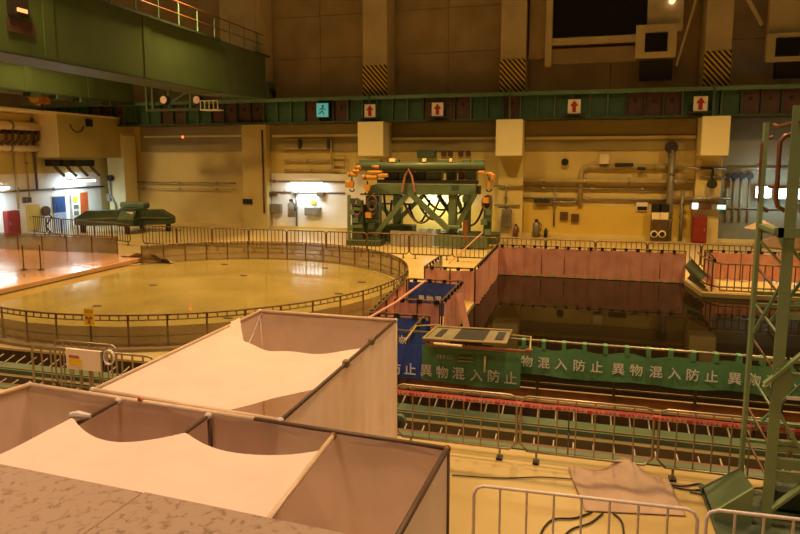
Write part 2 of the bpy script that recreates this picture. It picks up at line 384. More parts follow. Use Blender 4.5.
# ================================================================== OVERHEAD CRANE
def crane():
    X1 = -18.5
    t = thing('overhead_crane', 'large green box girder of the overhead crane at upper left', 'crane', (X1, 22, 7.4))
    def girder(xr, wd, z0, z1, y0, y1, nm):
        m = MB(); m.box(xr - wd, xr, y0, y1, z0, z1)
        o = m.build('girder', 'green_crane', t)
        MB().box(xr - wd - .12, xr + .14, y0, y1, z1, z1 + .1).build('top_plate', 'green_dark', o)
        MB().box(xr - wd - .1, xr + .1, y0, y1, z0 - .07, z0).build('bottom_plate', 'green_dark', o)
        for y in ([19.3, 24.8] if nm == 'a' else [27.5, 32]):
            MB().box(xr, xr + .03, y, y + .5, z0, z1).build('splice_plate', 'green_crane', o)
        return o
    girder(X1, 1.6, 7.98, 10.6, 8, 31.0, 'a')
    # tapered end over the runway
    MB().add([(X1 - 1.6, 31, 7.9), (X1, 31, 7.9), (X1, 31, 10.7), (X1 - 1.6, 31, 10.7), (X1 - 1.6, 36.2, 8.12), (X1, 36.2, 8.12), (X1, 36.2, 10.65), (X1 - 1.6, 36.2, 10.65)],
             [(0, 1, 2, 3), (4, 7, 6, 5), (0, 4, 5, 1), (1, 5, 6, 2), (2, 6, 7, 3), (3, 7, 4, 0)]).build('girder_end', 'green', t)
    o2 = girder(-27.8, 1.5, 7.98, 9.75, 14, 36.0, 'b')
    MB().box(X1 - 2.2, X1 + .2, 36.2, 36.9, 8.2, 9.1).build('end_truck', 'green', t)
    MB().cyl((X1 - .6, 36.55, 8.42), .3, 1.9, 16, 'X').build('wheel', 'dark', t)
    rail = MB()
    # walkway railing along the near edge of the top
    y = 12.
    while y < 36.2:
        MB().tube([(X1, y, 10.7), (X1, y, 11.8)], .03, 6).build('rail_post', 'green_light', t); y += 1.55
    MB().tube([(X1, 12, 11.8), (X1, 36, 11.8)], .035, 6).build('handrail', 'copper', t)
    MB().tube([(X1, 12, 11.25), (X1, 36, 11.25)], .025, 6).build('mid_rail', 'copper', t)
    MB().box(X1 - 1.6, X1, 35, 36.9, 10.66, 10.72).build('walkway', 'green_dark', t)
    # trolley gear hanging under
    for px in (35, 60, 83, 112): 
        q = WX(px, 92, -27.7); MB().box(-28.2, -27.6, q.y - .3, q.y + .3, 7.7, 7.95).build('bracket', 'green_dark', t)
    # wall side carriage with lamps and braces between girders
    q0 = W(148, 108, 34); q1 = W(210, 105, 34)
    MB().box(q0.x, q1.x, 33.9, 34.2, 7.3, 7.45).build('carriage_beam', 'green_dark', t)
    for px in (146, 152, 168, 190):
        q = W(px, 88, 34); MB().box(q.x - .06, q.x + .06, 33.95, 34.1, 7.3, 8.9).build('hanger', 'green', t)
    a_ = W(170, 103, 34); b_ = W(187, 92, 34); MB().bar(a_, b_, .08).build('brace', 'green', t)
    for px in (165, 198):
        q = W(px, 100, 33.8); l = MB().cyl(q, .27, .3, 14, 'Y').build('lamp_housing', 'dark', t)
        MB().cyl((q.x, q.y - .16, q.z), .22, .03, 14, 'Y').build('lamp_lens', mat('dull_warm_lens', '#c8a070', emit=.25), l)
    # white ladder platform
    c0 = W(205, 111, 34.1); c1 = W(222, 111, 34.1); c2 = W(222, 101, 34.1)
    pl = MB().box(c0.x, c1.x, 33.6, 34.3, c0.z, c0.z + .06).build('platform', 'white', t)
    for k in range(5):
        xx = c0.x + (c1.x - c0.x) * k / 4; MB().tube([(xx, 33.65, c0.z), (xx, 33.65, c2.z)], .03, 6).build('post', 'white', pl)
    MB().tube([(c0.x, 33.65, c2.z), (c1.x, 33.65, c2.z)], .03, 6).build('rail', 'white', pl)
    MB().cyl(W(183, 137, 37.5), .07, .1, 8, 'Y')
    q = WX(18, 7, X1 + .05); n = MB().cb(q, .1, .8, .6).build('fitting', 'dark', t)
    MB().cb((X1 + .12, q.y + .1, q.z - .1), .05, .4, .12).build('lamp', mat('girder_lamp', '#ffb070', emit=1.2), n)
    # name board under the lamp (unreadable dark lettering)
    q = WX(21, 27, X1 + .02); MB().cb(q, .04, 1.1, .45).build('name_board', 'maroon', t)
    return t
crane()
# yellow hoist block seen under second girder
p = W(37, 98, 30)
t = thing('chain_hoist', 'yellow chain hoist under the far crane girder at upper left', 'hoist', (p.x, 30, p.z - .5))
MB().cyl(p, .42, .35, 18, 'Y').build('drum', 'orange', t); MB().cyl((p.x, 29.8, p.z), .28, .1, 8, 'Y').build('cover', 'yellow', t)
MB().cb((p.x + .5, 30, p.z - .15), .5, .3, .4).build('motor', 'orange', t); MB().tube([(p.x + .3, 30, p.z - .3), (p.x + .35, 30, p.z - .7)], .06).build('hook', 'dark', t)
MB().tube([(p.x, 30, p.z + .3), (p.x, 30, 7.95)], .04).build('chain', 'dark', t)
q = W(183, 137, 37.9)
o = MB().cyl(q, .08, .1, 10, 'Y').build('warning_lamp', 'redled'); tag(o, 'tiny red glowing lamp high on the left wall bay', 'lamp')

# upper right hanging frames
def hung_frame(x0, x1, zb, label):
    t = thing('hoist_cab', label, 'frame', ((x0 + x1) / 2, 37.6, zb))
    Y = 37.7
    MB().box(x0, x0 + .35, Y - .5, Y, zb, 16.5).build('post', 'column', t)
    MB().box(x0 + .4, x1 - 1.75, Y - .1, Y, zb + 1.6, 16.5).build('glass', 'dimglass', t)
    MB().box(x0 - .9, x0, Y - .1, Y + .4, zb + .5, 16.5).build('side_panel', 'wall_dark', t)
    MB().box(x0 + .35, x1 - 2, Y - .3, Y, zb + 1.15, zb + 1.5).build('sill', 'column', t)
    MB().box(x0 + .35, x1 - 2.2, Y - .1, Y + .2, zb + .15, zb + .95).build('lower_panel', 'wall_dark', t)
    MB().box(x1 - 1.75, x1, Y - .4, Y, zb + 1.6, 16.5).build('panel', 'column', t)
    bx = MB().box(x1 - 2.3, x1 - .3, Y - .7, Y - .5, zb + .2, zb + 1.9)
    bx = bx.build('bracket_box', 'column', t)
    MB().box(x1 - 1.85, x1 - .75, Y - .75, Y - .69, zb + .5, zb + 1.45).build('opening', 'dimglass', bx)
    MB().box(x1 - 2.0, x1 - .4, Y - .5, Y + .2, zb - .9, zb + .1).build('motor', 'dark', t)
    MB().bar((x1 - .2, Y - .2, zb - .2), (x1 + .7, Y - .2, zb + 3.6), .12).build('brace', 'column', t)
    return t
p0 = W(545, 60, 37.3); p1 = W(683, 60, 37.3)
hung_frame(p0.x, p1.x - .1, p0.z - .35, 'large dark glass window in a beige steel frame above the girder')
p0 = W(762, 60, 37.3)
t = thing('hoist_cab', 'second beige steel frame partly cut by the right edge', 'frame', (p0.x, 37.6, 8.6))
MB().box(p0.x + .2, p0.x + 2.4, 37.3, 37.7, 9.6, 16).build('panel', 'column', t)
bb = MB().box(p0.x + .1, p0.x + 2.2, 37.0, 37.3, 9.3, 10.7).build('bracket_box', 'column', t)
MB().box(p0.x + .5, p0.x + 1.6, 36.95, 37.0, 9.55, 10.45).build('opening', 'dimglass', bb)
MB().box(p0.x + .6, p0.x + 1.9, 37.1, 37.5, 8.5, 9.3).build('motor', 'dark', t)
MB().box(p0.x + 2.5, p0.x + 6, 37.5, 37.6, 11.5, 16).build('glass', 'dimglass', t)
MB().bar((p0.x - .1, 37.4, 11.2), (p0.x - 1.3, 37.4, 13.4), .15).build('brace', 'column', t)
q = W(672, 1, 37.2); o = MB().cyl((q.x, 37.15, q.z), .15, .2, 12, 'Y').build('floodlight', 'lamp_warm'); tag(o, 'small glowing lamp at the top edge beside the dark window', 'lamp')
# ================================================================== WALL EQUIPMENT
YW = 37.85
def wp(x, y, Y=YW): return W(x, y, Y)
def pipe(label, pts, r, m, Y=YW, name='wall_pipe', group=None, clamps=True, plane=None):
    P = [WX(a, b, plane) if plane else W(a, b, Y) for a, b in pts]
    for i in range(1, len(P)):          # pipes run level or plumb
        d = P[i] - P[i - 1]
        if abs(d.z) < .22 * d.length: P[i].z = P[i - 1].z
        elif math.hypot(d.x, d.y) < .22 * d.length: P[i].x = P[i - 1].x; P[i].y = P[i - 1].y
    lo = P[0]
    t = thing(name, label, 'pipe', (lo.x, lo.y, min(p.z for p in P)), group)
    Q = [P[0]]
    for i in range(1, len(P) - 1):      # rounded elbows
        a = (P[i - 1] - P[i]).normalized(); b = (P[i + 1] - P[i]).normalized(); e = r * 3
        for k in range(5):
            s = k / 4; Q.append(P[i] + a * e * (1 - s) ** 2 + b * e * s ** 2)
    Q.append(P[-1])
    MB().tube(Q, r, 8).build('tube', m, t, smooth=True)
    if clamps:
        for i in range(len(P) - 1):
            d = P[i + 1] - P[i]; n = max(1, int(d.length / 2.2))
            for k in range(n):
                c = P[i] + d * ((k + .5) / n); MB().tube([c - d.normalized() * .06, c + d.normalized() * .06], r + .045, 8).build('clamp', 'pipe_grey', t)
    return t
def wallbox(name, label, cat, x0, x1, y0, y1, m, Y=YW, d=.25, plane=None, group=None, door=True):
    if plane:
        a = WX(x0, y1, plane); b = WX(x1, y0, plane)
        t = thing(name, label, cat, (plane, (a.y + b.y) / 2, a.z), group)
        MB().box(plane + .002, plane + d, a.y, b.y, a.z, b.z).build('body', m, t, bevel=.02)
        if door:
            MB().box(plane + d, plane + d + .02, a.y + .05, b.y - .05, a.z + .06, b.z - .06).build('door', m, t)
            MB().box(plane + d + .02, plane + d + .05, a.y + .1, a.y + .16, (a.z + b.z) / 2 - .08, (a.z + b.z) / 2 + .08).build('handle', 'steel', t)
        return t
    a = W(x0, y1, Y); b = W(x1, y0, Y)
    t = thing(name, label, cat, ((a.x + b.x) / 2, Y, a.z), group)
    MB().box(a.x, b.x, Y - d, Y + .15, a.z, b.z).build('body', m, t, bevel=.015)
    if door:
        MB().box(a.x + .05, b.x - .05, Y - d - .02, Y - d, a.z + .06, b.z - .06).build('door', m, t)
        MB().box(b.x - .16, b.x - .1, Y - d - .05, Y - d - .02, (a.z + b.z) / 2 - .08, (a.z + b.z) / 2 + .08).build('handle', 'steel', t)
    return t
def tubelight(label, x0, x1, y, Y=37.6, plane=None, pw=150, lit=True):
    a = WX(x0, y, plane) if plane else W(x0, y, Y); b = WX(x1, y, plane) if plane else W(x1, y, Y); b.z = a.z
    t = thing('tube_light', label, 'lamp', (a + b) / 2)
    MB().tube([a, b], .06, 8).build('tube', 'tube_light' if lit else 'pipe_grey', t)
    u = Vector((0, 0, .12)); MB().bar(a + u, b + u, .22, .1).build('housing', 'white', t)
    if not plane:
        for s_ in (.2, .8):
            c_ = a.lerp(b, s_) + u; MB().box(c_.x - .04, c_.x + .04, c_.y, 37.99, c_.z - .03, c_.z + .03).build('bracket', 'greybox', t)
    if lit:
        c = (a + b) / 2
        off = Vector((.35, 0, -.15)) if plane else Vector((0, -.35, -.15))
        dirv = Vector((-.6, 0, -1)) if plane else Vector((0, .6, -1))
        o = area('tube_glow', c + off, (b - a).length, pw, COOL, dirv.to_track_quat('-Z', 'Y').to_euler(), sy=.15)
        if plane: o.data.size = .15; o.data.size_y = (b - a).length
    return t
pipe('thick cream pipe with elbow rising then running right above the grey vents', [(580, 206), (580, 167), (682, 168)], .14, 'pipe_cream')
pipe('long brown pipe running level across the right wall bay', [(522, 180.5), (698, 184)], .13, 'pipe_cream', 37.7)
pipe('thin conduit just below the long brown pipe', [(520, 188), (668, 191)], .06, 'pipe_grey')
pipe('thin low conduit crossing the right bay above the grey vents', [(522, 198), (704, 203)], .06, 'pipe_grey')
pipe('short silver pipe with upturned end beside an unlit fixture', [(548, 202), (575, 203), (577, 198)], .07, 'steel')
pipe('thin vertical conduit left of the grey vents', [(555, 186), (555, 226)], .05, 'pipe_grey')
DUCT = pipe('fat vertical duct with round cap beside the gauge cabinet', [(672.5, 150), (672.5, 243)], .18, 'pipe_grey', 37.5)
MB()
q = wp(671.5, 147, 37.5); MB().cyl(q, .32, .3, 16, 'Y').build('cap', 'dark', DUCT)
pipe('vertical conduit pair left of the red cabinet', [(683, 190), (683, 243)], .1, 'pipe_grey', 37.6)
pipe('bright horizontal tube above the red cabinet', [(686, 198), (730, 199.5)], .07, 'steel', 37.2)
pipe('upper silver tube crossing to the right pilaster', [(676, 168), (726, 169)], .08, 'steel', 37.2)
pipe('pale conduit crossing the pilaster right of the green machine', [(494, 186), (524, 186)], .06, 'steel', 37.2)
pipe('short vertical conduit down to grey box on the pilaster', [(506, 187), (506, 209)], .05, 'pipe_grey', 37.25)
pipe('lower conduit across the pilaster right of the machine', [(494, 205), (520, 206)], .04, 'pipe_grey', 37.25)
pipe('conduit above the tube light in the left bay', [(252, 181), (345, 183)], .05, 'pipe_grey')
pipe('conduit below the tube light in the left bay', [(265, 192), (345, 195)], .05, 'pipe_grey')
pipe('vertical conduit down beside the dark grey enclosure', [(296, 189), (296, 226)], .06, 'pipe_grey')
pipe('vertical cable conduit at the edge of the left bay', [(262, 130), (262, 213)], .06, 'pipe_brown', 37.3)
pipe('thin level conduit across the far left bay', [(126, 182), (236, 183)], .045, 'pipe_grey')
pipe('second level conduit with clips across the far left bay', [(126, 188), (236, 188)], .035, 'pipe_cream')
pipe('upper conduit rail high in the left bay', [(284, 161), (332, 162)], .07, 'pipe_cream')
pipe('slim conduit under the rail in the left bay', [(284, 170), (340, 171)], .05, 'pipe_cream')
pipe('level conduit crossing the right pilaster low', [(700, 177), (726, 177)], .06, 'pipe_grey', 37.25)
for i, px in enumerate((728, 735, 742, 750)):
    t = pipe(['leftmost', 'second', 'third', 'rightmost'][i] + ' of four vertical drain pipes in the dim right bay', [(px, 178), (px, 222)], .06, 'pipe_grey', clamps=False)
    MB().cyl(wp(px, 176), .17, .25, 12, 'Y').build('valve', 'dark', t)
pipe('level pipe above the four drain pipes', [(727, 168), (790, 169)], .07, 'pipe_grey')
pipe('long level conduit in the dim right bay', [(727, 208), (800, 209)], .06, 'pipe_grey')
# rack at the top of the left bay
a = wp(284, 140); b = wp(332, 148)
t = thing('cable_rack', 'beige cable rack high on the wall of the left bay', 'rack', (a.x, YW, b.z))
for z in (a.z, b.z): MB().bar((a.x, 37.7, z), (b.x, 37.7, z), .07).build('rail', 'pipe_cream', t)
for px in (301, 330): q = wp(px, 144); MB().box(q.x - .07, q.x + .07, 37.5, 37.8, q.z - .3, q.z + .3).build('bracket', 'dark', t)
MB().bar((b.x, 37.7, a.z), (b.x, 37.7, a.z - 1.6), .08).build('drop', 'pipe_cream', t)
a = wp(333, 156); b = wp(346, 170)
t = thing('pipe_frame', 'small square pipe support frame right of the cable rack', 'frame', (a.x, YW, b.z))
for z in (a.z, (a.z + b.z) / 2, b.z): MB().bar((a.x, 37.7, z), (b.x, 37.7, z), .08).build('crossbar', 'pipe_cream', t)
for xx in (a.x, b.x): MB().bar((xx, 37.7, a.z), (xx, 37.7, b.z), .08).build('upright', 'pipe_cream', t)
wallbox('enclosure', 'square grey wall box left of the extinguisher', 'box', 272, 282, 204, 213, 'pipe_grey')
wallbox('enclosure', 'wide dark grey enclosure below the tube light', 'box', 306, 321, 207.5, 215, 'greybox')
wallbox('junction_box', 'small grey junction box at the top of the vertical conduit', 'box', 293, 299, 187, 193, 'greybox', door=False)
wallbox('junction_box', 'small dark junction box left under the tube light', 'box', 271, 277, 192, 196, 'pipe_brown', door=False)
wallbox('junction_box', 'small dark junction box right under the tube light', 'box', 318, 325, 192, 196, 'pipe_brown', door=False)
wallbox('notice', 'small yellow notice on the lit wall', 'notice', 311, 316, 201, 204.5, 'yellow', d=.02, door=False)
wallbox('enclosure', 'grey equipment box on the pilaster right of the green machine', 'box', 502, 512, 209, 227, 'pipe_grey', Y=37.3)
wallbox('wall_vent', 'left grey square vent on the yellow wall', 'vent', 560, 568, 212, 220, 'pipe_brown', d=.06, door=False)
wallbox('wall_vent', 'right grey square vent on the yellow wall', 'vent', 571, 579, 214, 222, 'pipe_brown', d=.06, door=False)
wallbox('ceiling_fixture', 'unlit dark light fixture on the upper conduit', 'lamp', 615, 633, 163, 166.5, 'dark', d=.3, door=False)
wallbox('junction_box', 'dark valve box right of the unlit fixture', 'box', 637, 645, 167, 170, 'dark', d=.3, door=False)
wallbox('ceiling_fixture', 'unlit dark light fixture at lower left of the right bay', 'lamp', 534, 549, 199, 202.5, 'dark', d=.3, door=False)
wallbox('duct_box', 'square beige duct box over the elbow pipe', 'box', 599, 609, 154, 164, 'column', d=.4, door=False)
wallbox('hydrant_cabinet', 'red fire cabinet under the small green exit light', 'cabinet', 691, 706.5, 216, 242, 'hydrant', Y=37.2, d=.35)
wallbox('hydrant_cabinet', 'dark red fire cabinet at far left', 'cabinet', 4, 15, 210, 236, 'hydrant', plane=-31.2, d=.35)
wallbox('junction_box', 'dark box above the yellow panel on the left wall', 'box', 22, 29, 197, 203, 'pipe_brown', plane=-31.2, d=.2)
wallbox('enclosure', 'yellow cable panel left of the blue door', 'panel', 27, 38, 204, 231, 'dado', plane=-31.2, d=.12)
q = wp(565, 162); o = MB().cyl(q, .2, .3, 16, 'Y').build('wall_sleeve', 'black'); tag(o, 'black round pipe sleeve high on the yellow wall', 'sleeve')
# black and white framed sign
t = wallbox('notice_board', 'small black and white notice left of the gauge cabinet', 'notice', 636, 648, 202.5, 211, 'signwhite', d=.04, door=False)
a = W(637, 211, YW); b = W(647, 206.5, YW); MB().box(a.x, b.x, YW - .06, YW - .04, a.z + .05, b.z).build('dark_band', 'black', t)
t = wallbox('notice_board', 'black mark plate on the pilaster of the left bays', 'notice', 243, 252, 199, 204, 'black', Y=37.3, d=.05, door=False)
# gauge cabinet
a = W(650, 242, 37.6); b = W(667, 219, 37.6)
t = thing('gauge_cabinet', 'brown gauge cabinet with two white framed meters on top', 'cabinet', (a.x, 37.6, a.z))
MB().box(a.x, b.x, 37.1, 37.9, 0, b.z).build('body', 'pipe_brown', t, bevel=.02)
for px in (656, 664):
    c = W(px, 212, 37.3)
    g = MB().box(c.x - .24, c.x + .24, 37.2, 37.4, c.z - .55, c.z + .42).build('meter', 'black', t)
    MB().box(c.x - .22, c.x + .22, 37.17, 37.2, c.z - .5, c.z - .02).build('dial', 'creamlit', g)
    c = W(px - 2, 234, 37.1); MB().cyl(c, .2, .12, 14, 'Y').build('valve_wheel', 'creamlit', t); MB().cyl((c.x, c.y - .08, c.z), .13, .06, 14, 'Y').build('valve_hub', 'black', t)
# small lantern, extinguishers
def bottle(label, x, y0, y1, m, Y=37.4, nm='fire_extinguisher', cat='extinguisher'):
    a = W(x, y1, Y); b = W(x, y0, Y); h = b.z - a.z
    t = thing(nm, label, cat, a); r = h * .2
    MB().tube([a, a + Vector((0, 0, h * .72)), a + Vector((0, 0, h * .82)), a + Vector((0, 0, h * .84))], [r, r, r * .45, r * .4], 12).build('cylinder', m, t, smooth=True)
    if a.z > .3: MB().box(a.x - .05, a.x + .05, a.y, 37.99, a.z + h * .4, a.z + h * .5).build('bracket', 'steel', t)
    MB().cb(a + Vector((0, 0, h * .92)), r * .9, r * .6, h * .14).build('valve', 'dark', t)
    MB().tube([a + Vector((r * .3, -r * .4, h * .9)), a + Vector((r * 1.4, -r * .6, h * .7)), a + Vector((r * 1.2, -r * .5, h * .35))], r * .15, 6).build('hose', 'black', t)
bottle('grey extinguisher hanging beside the vertical conduit', 291.5, 199, 217, 'greybox')
bottle('pale lantern shaped bottle at the foot of the right bay wall', 536, 219, 237, 'pipe_grey')
bottle('small dark bottle on the floor beside the pale lantern bottle', 545.5, 228, 237, 'dark')
bottle('small red extinguisher at the foot of the pilaster', 515.5, 224, 236, 'copper', 37.1)
for i, px in enumerate((443.5, 450, 460.5, 468)):
    wallbox('wall_socket', ['leftmost', 'second', 'third', 'rightmost'][i] + ' dark square opening above the green machine', 'opening', px - 2.2, px + 2.2, 151, 156, 'maroon', d=.06, door=False)
# dark green tile behind machine top
wallbox('enclosure', 'green panel box on the wall above the machine', 'box', 418, 436, 150, 158, 'green', d=.3)
# valves on right pilaster
t = thing('valve_group', 'dark valve with cream plates on the right pilaster', 'valve', wp(712, 184, 37.3))
c = wp(712, 184, 37.1); MB().cyl(c, .24, .3, 14, 'Y').build('valve_wheel', 'dark', t); MB().tube([c + Vector((0, 0, .3)), c + Vector((0, 0, .8)), c + Vector((-.6, 0, .85))], .07).build('stem', 'dark', t)
MB().cb(c + Vector((.75, .1, 0)), .25, .2, .4).build('switch', 'pipe_brown', t)
q = W(695, 206, 37); o = MB().cb(q, .26, .15, .3).build('indicator_lamp', 'panel_light'); tag(o, 'small pale blue lamp above the red cabinet', 'lamp')
q = W(719, 207, 37); t = thing('exit_light', 'small green exit light right of the pale blue lamp', 'lamp', q)
MB().cb(q, .7, .15, .28).build('housing', 'greybox', t); MB().cb(q + Vector((.1, -.09, 0)), .38, .03, .2).build('lens', 'greenled', t)
a = W(690, 206, 37.1); b = W(726, 209, 37.1); o = MB().bar(a, (b.x, b.y, a.z), .12, .35).build('lamp_beam', 'pipe_brown'); tag(o, 'brown horizontal beam carrying the small lamps above the red cabinet', 'beam')
# red door area: cream frame box to right
tubelight('bright tube light in the left bay, over the dark grey enclosure', 291, 322, 183.5, pw=90)
tubelight('bright tube light behind the left of the green machine', 424, 442, 193, Y=37.4, pw=80)
tubelight('short tube light behind the right of the green machine', 452, 459, 195, Y=37.4, pw=20)
tubelight('bright tube light under the overhang by the blue door', 67, 95, 181.5, plane=-30.3, pw=150)
tubelight('tube light at the left edge above the red cabinet', -30, 9, 189.5, plane=-30.9, pw=140)
# lit panels in the dim right bay
for i, (x0, x1, y0, y1) in enumerate(((755, 771, 186, 198), (778, 812, 188, 199))):
    t = wallbox('light_box', ['glowing white light box left of the tower post', 'glowing white light box behind the tower at the right edge'][i], 'lamp', x0, x1, y0, y1, 'greybox', Y=37.5, door=False)
    a = W(x0 + .6, y1 - .6, 37.2); b = W(x1 - .6, y0 + .6, 37.2); MB().box(a.x + .3, a.x + .4, 37.6, 37.89, a.z, b.z).build('bracket', 'greybox', t); MB().box(a.x, b.x, 37.18, 37.25, a.z, b.z).build('diffuser', 'panel_light', t)
    area('panel_glow', ((a.x + b.x) / 2, 36.9, (a.z + b.z) / 2), b.x - a.x, 60, COOL, (R(90), 0, 0), sy=.6)
# left wall conduits
pipe('level cable conduit along the left wall above the doors', [(0, 192), (35, 190), (104, 187.5)], .06, 'pipe_brown', plane=-31.05)
pipe('vertical conduit on the left wall beside the yellow panel', [(32, 118), (32, 190)], .07, 'pipe_brown', plane=-31.05)
pipe('vertical conduit on the left wall above the red cabinet', [(12, 126), (12, 210)], .06, 'pipe_cream', plane=-31.05)
pipe('vertical conduit between the other two on the left wall', [(24, 126), (24, 200)], .05, 'pipe_cream', plane=-31.05)
pipe('grey duct along the top of the left wall', [(-20, 124), (36, 126)], .28, 'column', plane=-30.9)
pipe('lower grey duct below the row of dark brackets', [(-20, 147), (37, 147)], .2, 'column', plane=-30.95)
for i in range(6):
    q = WX(3 + i * 6.5, 138, -30.9); t = thing('cable_bracket', 'dark curved cable bracket high on the left wall, %s from the left edge' % ORD[i], 'bracket', q, 'row of cable brackets on the left wall')
    MB().tube([q + Vector((-.2, 0, .35)), q + Vector((.25, 0, .25)), q + Vector((.3, -.1, -.1)), q + Vector((0, -.25, -.45))], .09, 6).build('arm', 'pipe_brown', t); MB().cb(q + Vector((0, 0, .4)), .3, .35, .3).build('base', 'dark', t)
for i in range(4):
    q = WX(52 + i * 12, 163, -30.6); t = thing('cable_bracket', 'dark cable bracket under the olive overhang, %s from the left' % ORD[i], 'bracket', q, 'row of cable brackets under the overhang')
    MB().cb(q, .5, .6, .4).build('base', 'dark', t); MB().tube([q, q + Vector((.2, .3, -.5)), q + Vector((.2, .7, -.8))], .1, 6).build('arm', 'pipe_brown', t)
q = WX(76, 209, -31.0)
t = thing('keypad_post', 'white access panel between the blue door and the orange panel', 'panel', (q.x, q.y, 0))
MB().box(-31.15, -31.0, q.y - .3, q.y + .3, .2, 2.2).build('board', 'white', t)
for k, z in enumerate((.5, .9, 1.3)): MB().box(-31.0, -30.95, q.y - .18, q.y + .18, z, z + .25).build('button_box', 'pipe_grey', t)
MB().box(-31.0, -30.93, q.y - .2, q.y + .12, 1.75, 2.1).build('yellow_tag', 'yellow', t)
q = WX(46, 211, -31.0); t = thing('hose_valve', 'dark valve wheel and hoses left of the blue door', 'valve', q)
MB().cyl(q, .3, .15, 14, 'X').build('wheel', 'pipe_brown', t); MB().tube([q, q + Vector((.1, .3, -.4)), q + Vector((.1, -.2, -.9)), q + Vector((.1, .2, -1.4))], .05).build('hose', 'dark', t)
q = W(110, 181, 36.5); t = thing('speaker_lamp', 'dark siren and conduit on the white pier', 'siren', q)
MB().cyl(q + Vector((.1, 0, .2)), .2, .4, 12, 'Y').build('horn', 'dark', t); MB().tube([q, q + Vector((.0, 0, -1.0)), q + Vector((.35, 0, -1.6)), q + Vector((.4, 0, -2.4))], .07).build('conduit', 'pipe_grey', t)
MB().cb(q + Vector((-.15, 0, -1.1)), .25, .2, .5).build('switch_box', 'greybox', t)
q = W(79, 125, 35); t = thing('cable_loop', 'small loop of cable and dark box on the olive overhang wall', 'cable', (-29.4, 33, 6))
c = WX(77, 124, -29.42); MB().tube([c + Vector((0, .55 * math.cos(a_ * .4), .5 * math.sin(a_ * .4))) for a_ in range(8, 16)], .04).build('loop', 'pipe_brown', t)
c = WX(89, 123, -29.45); MB().cb(c, .15, .5, .45).build('box', 'dark', t)

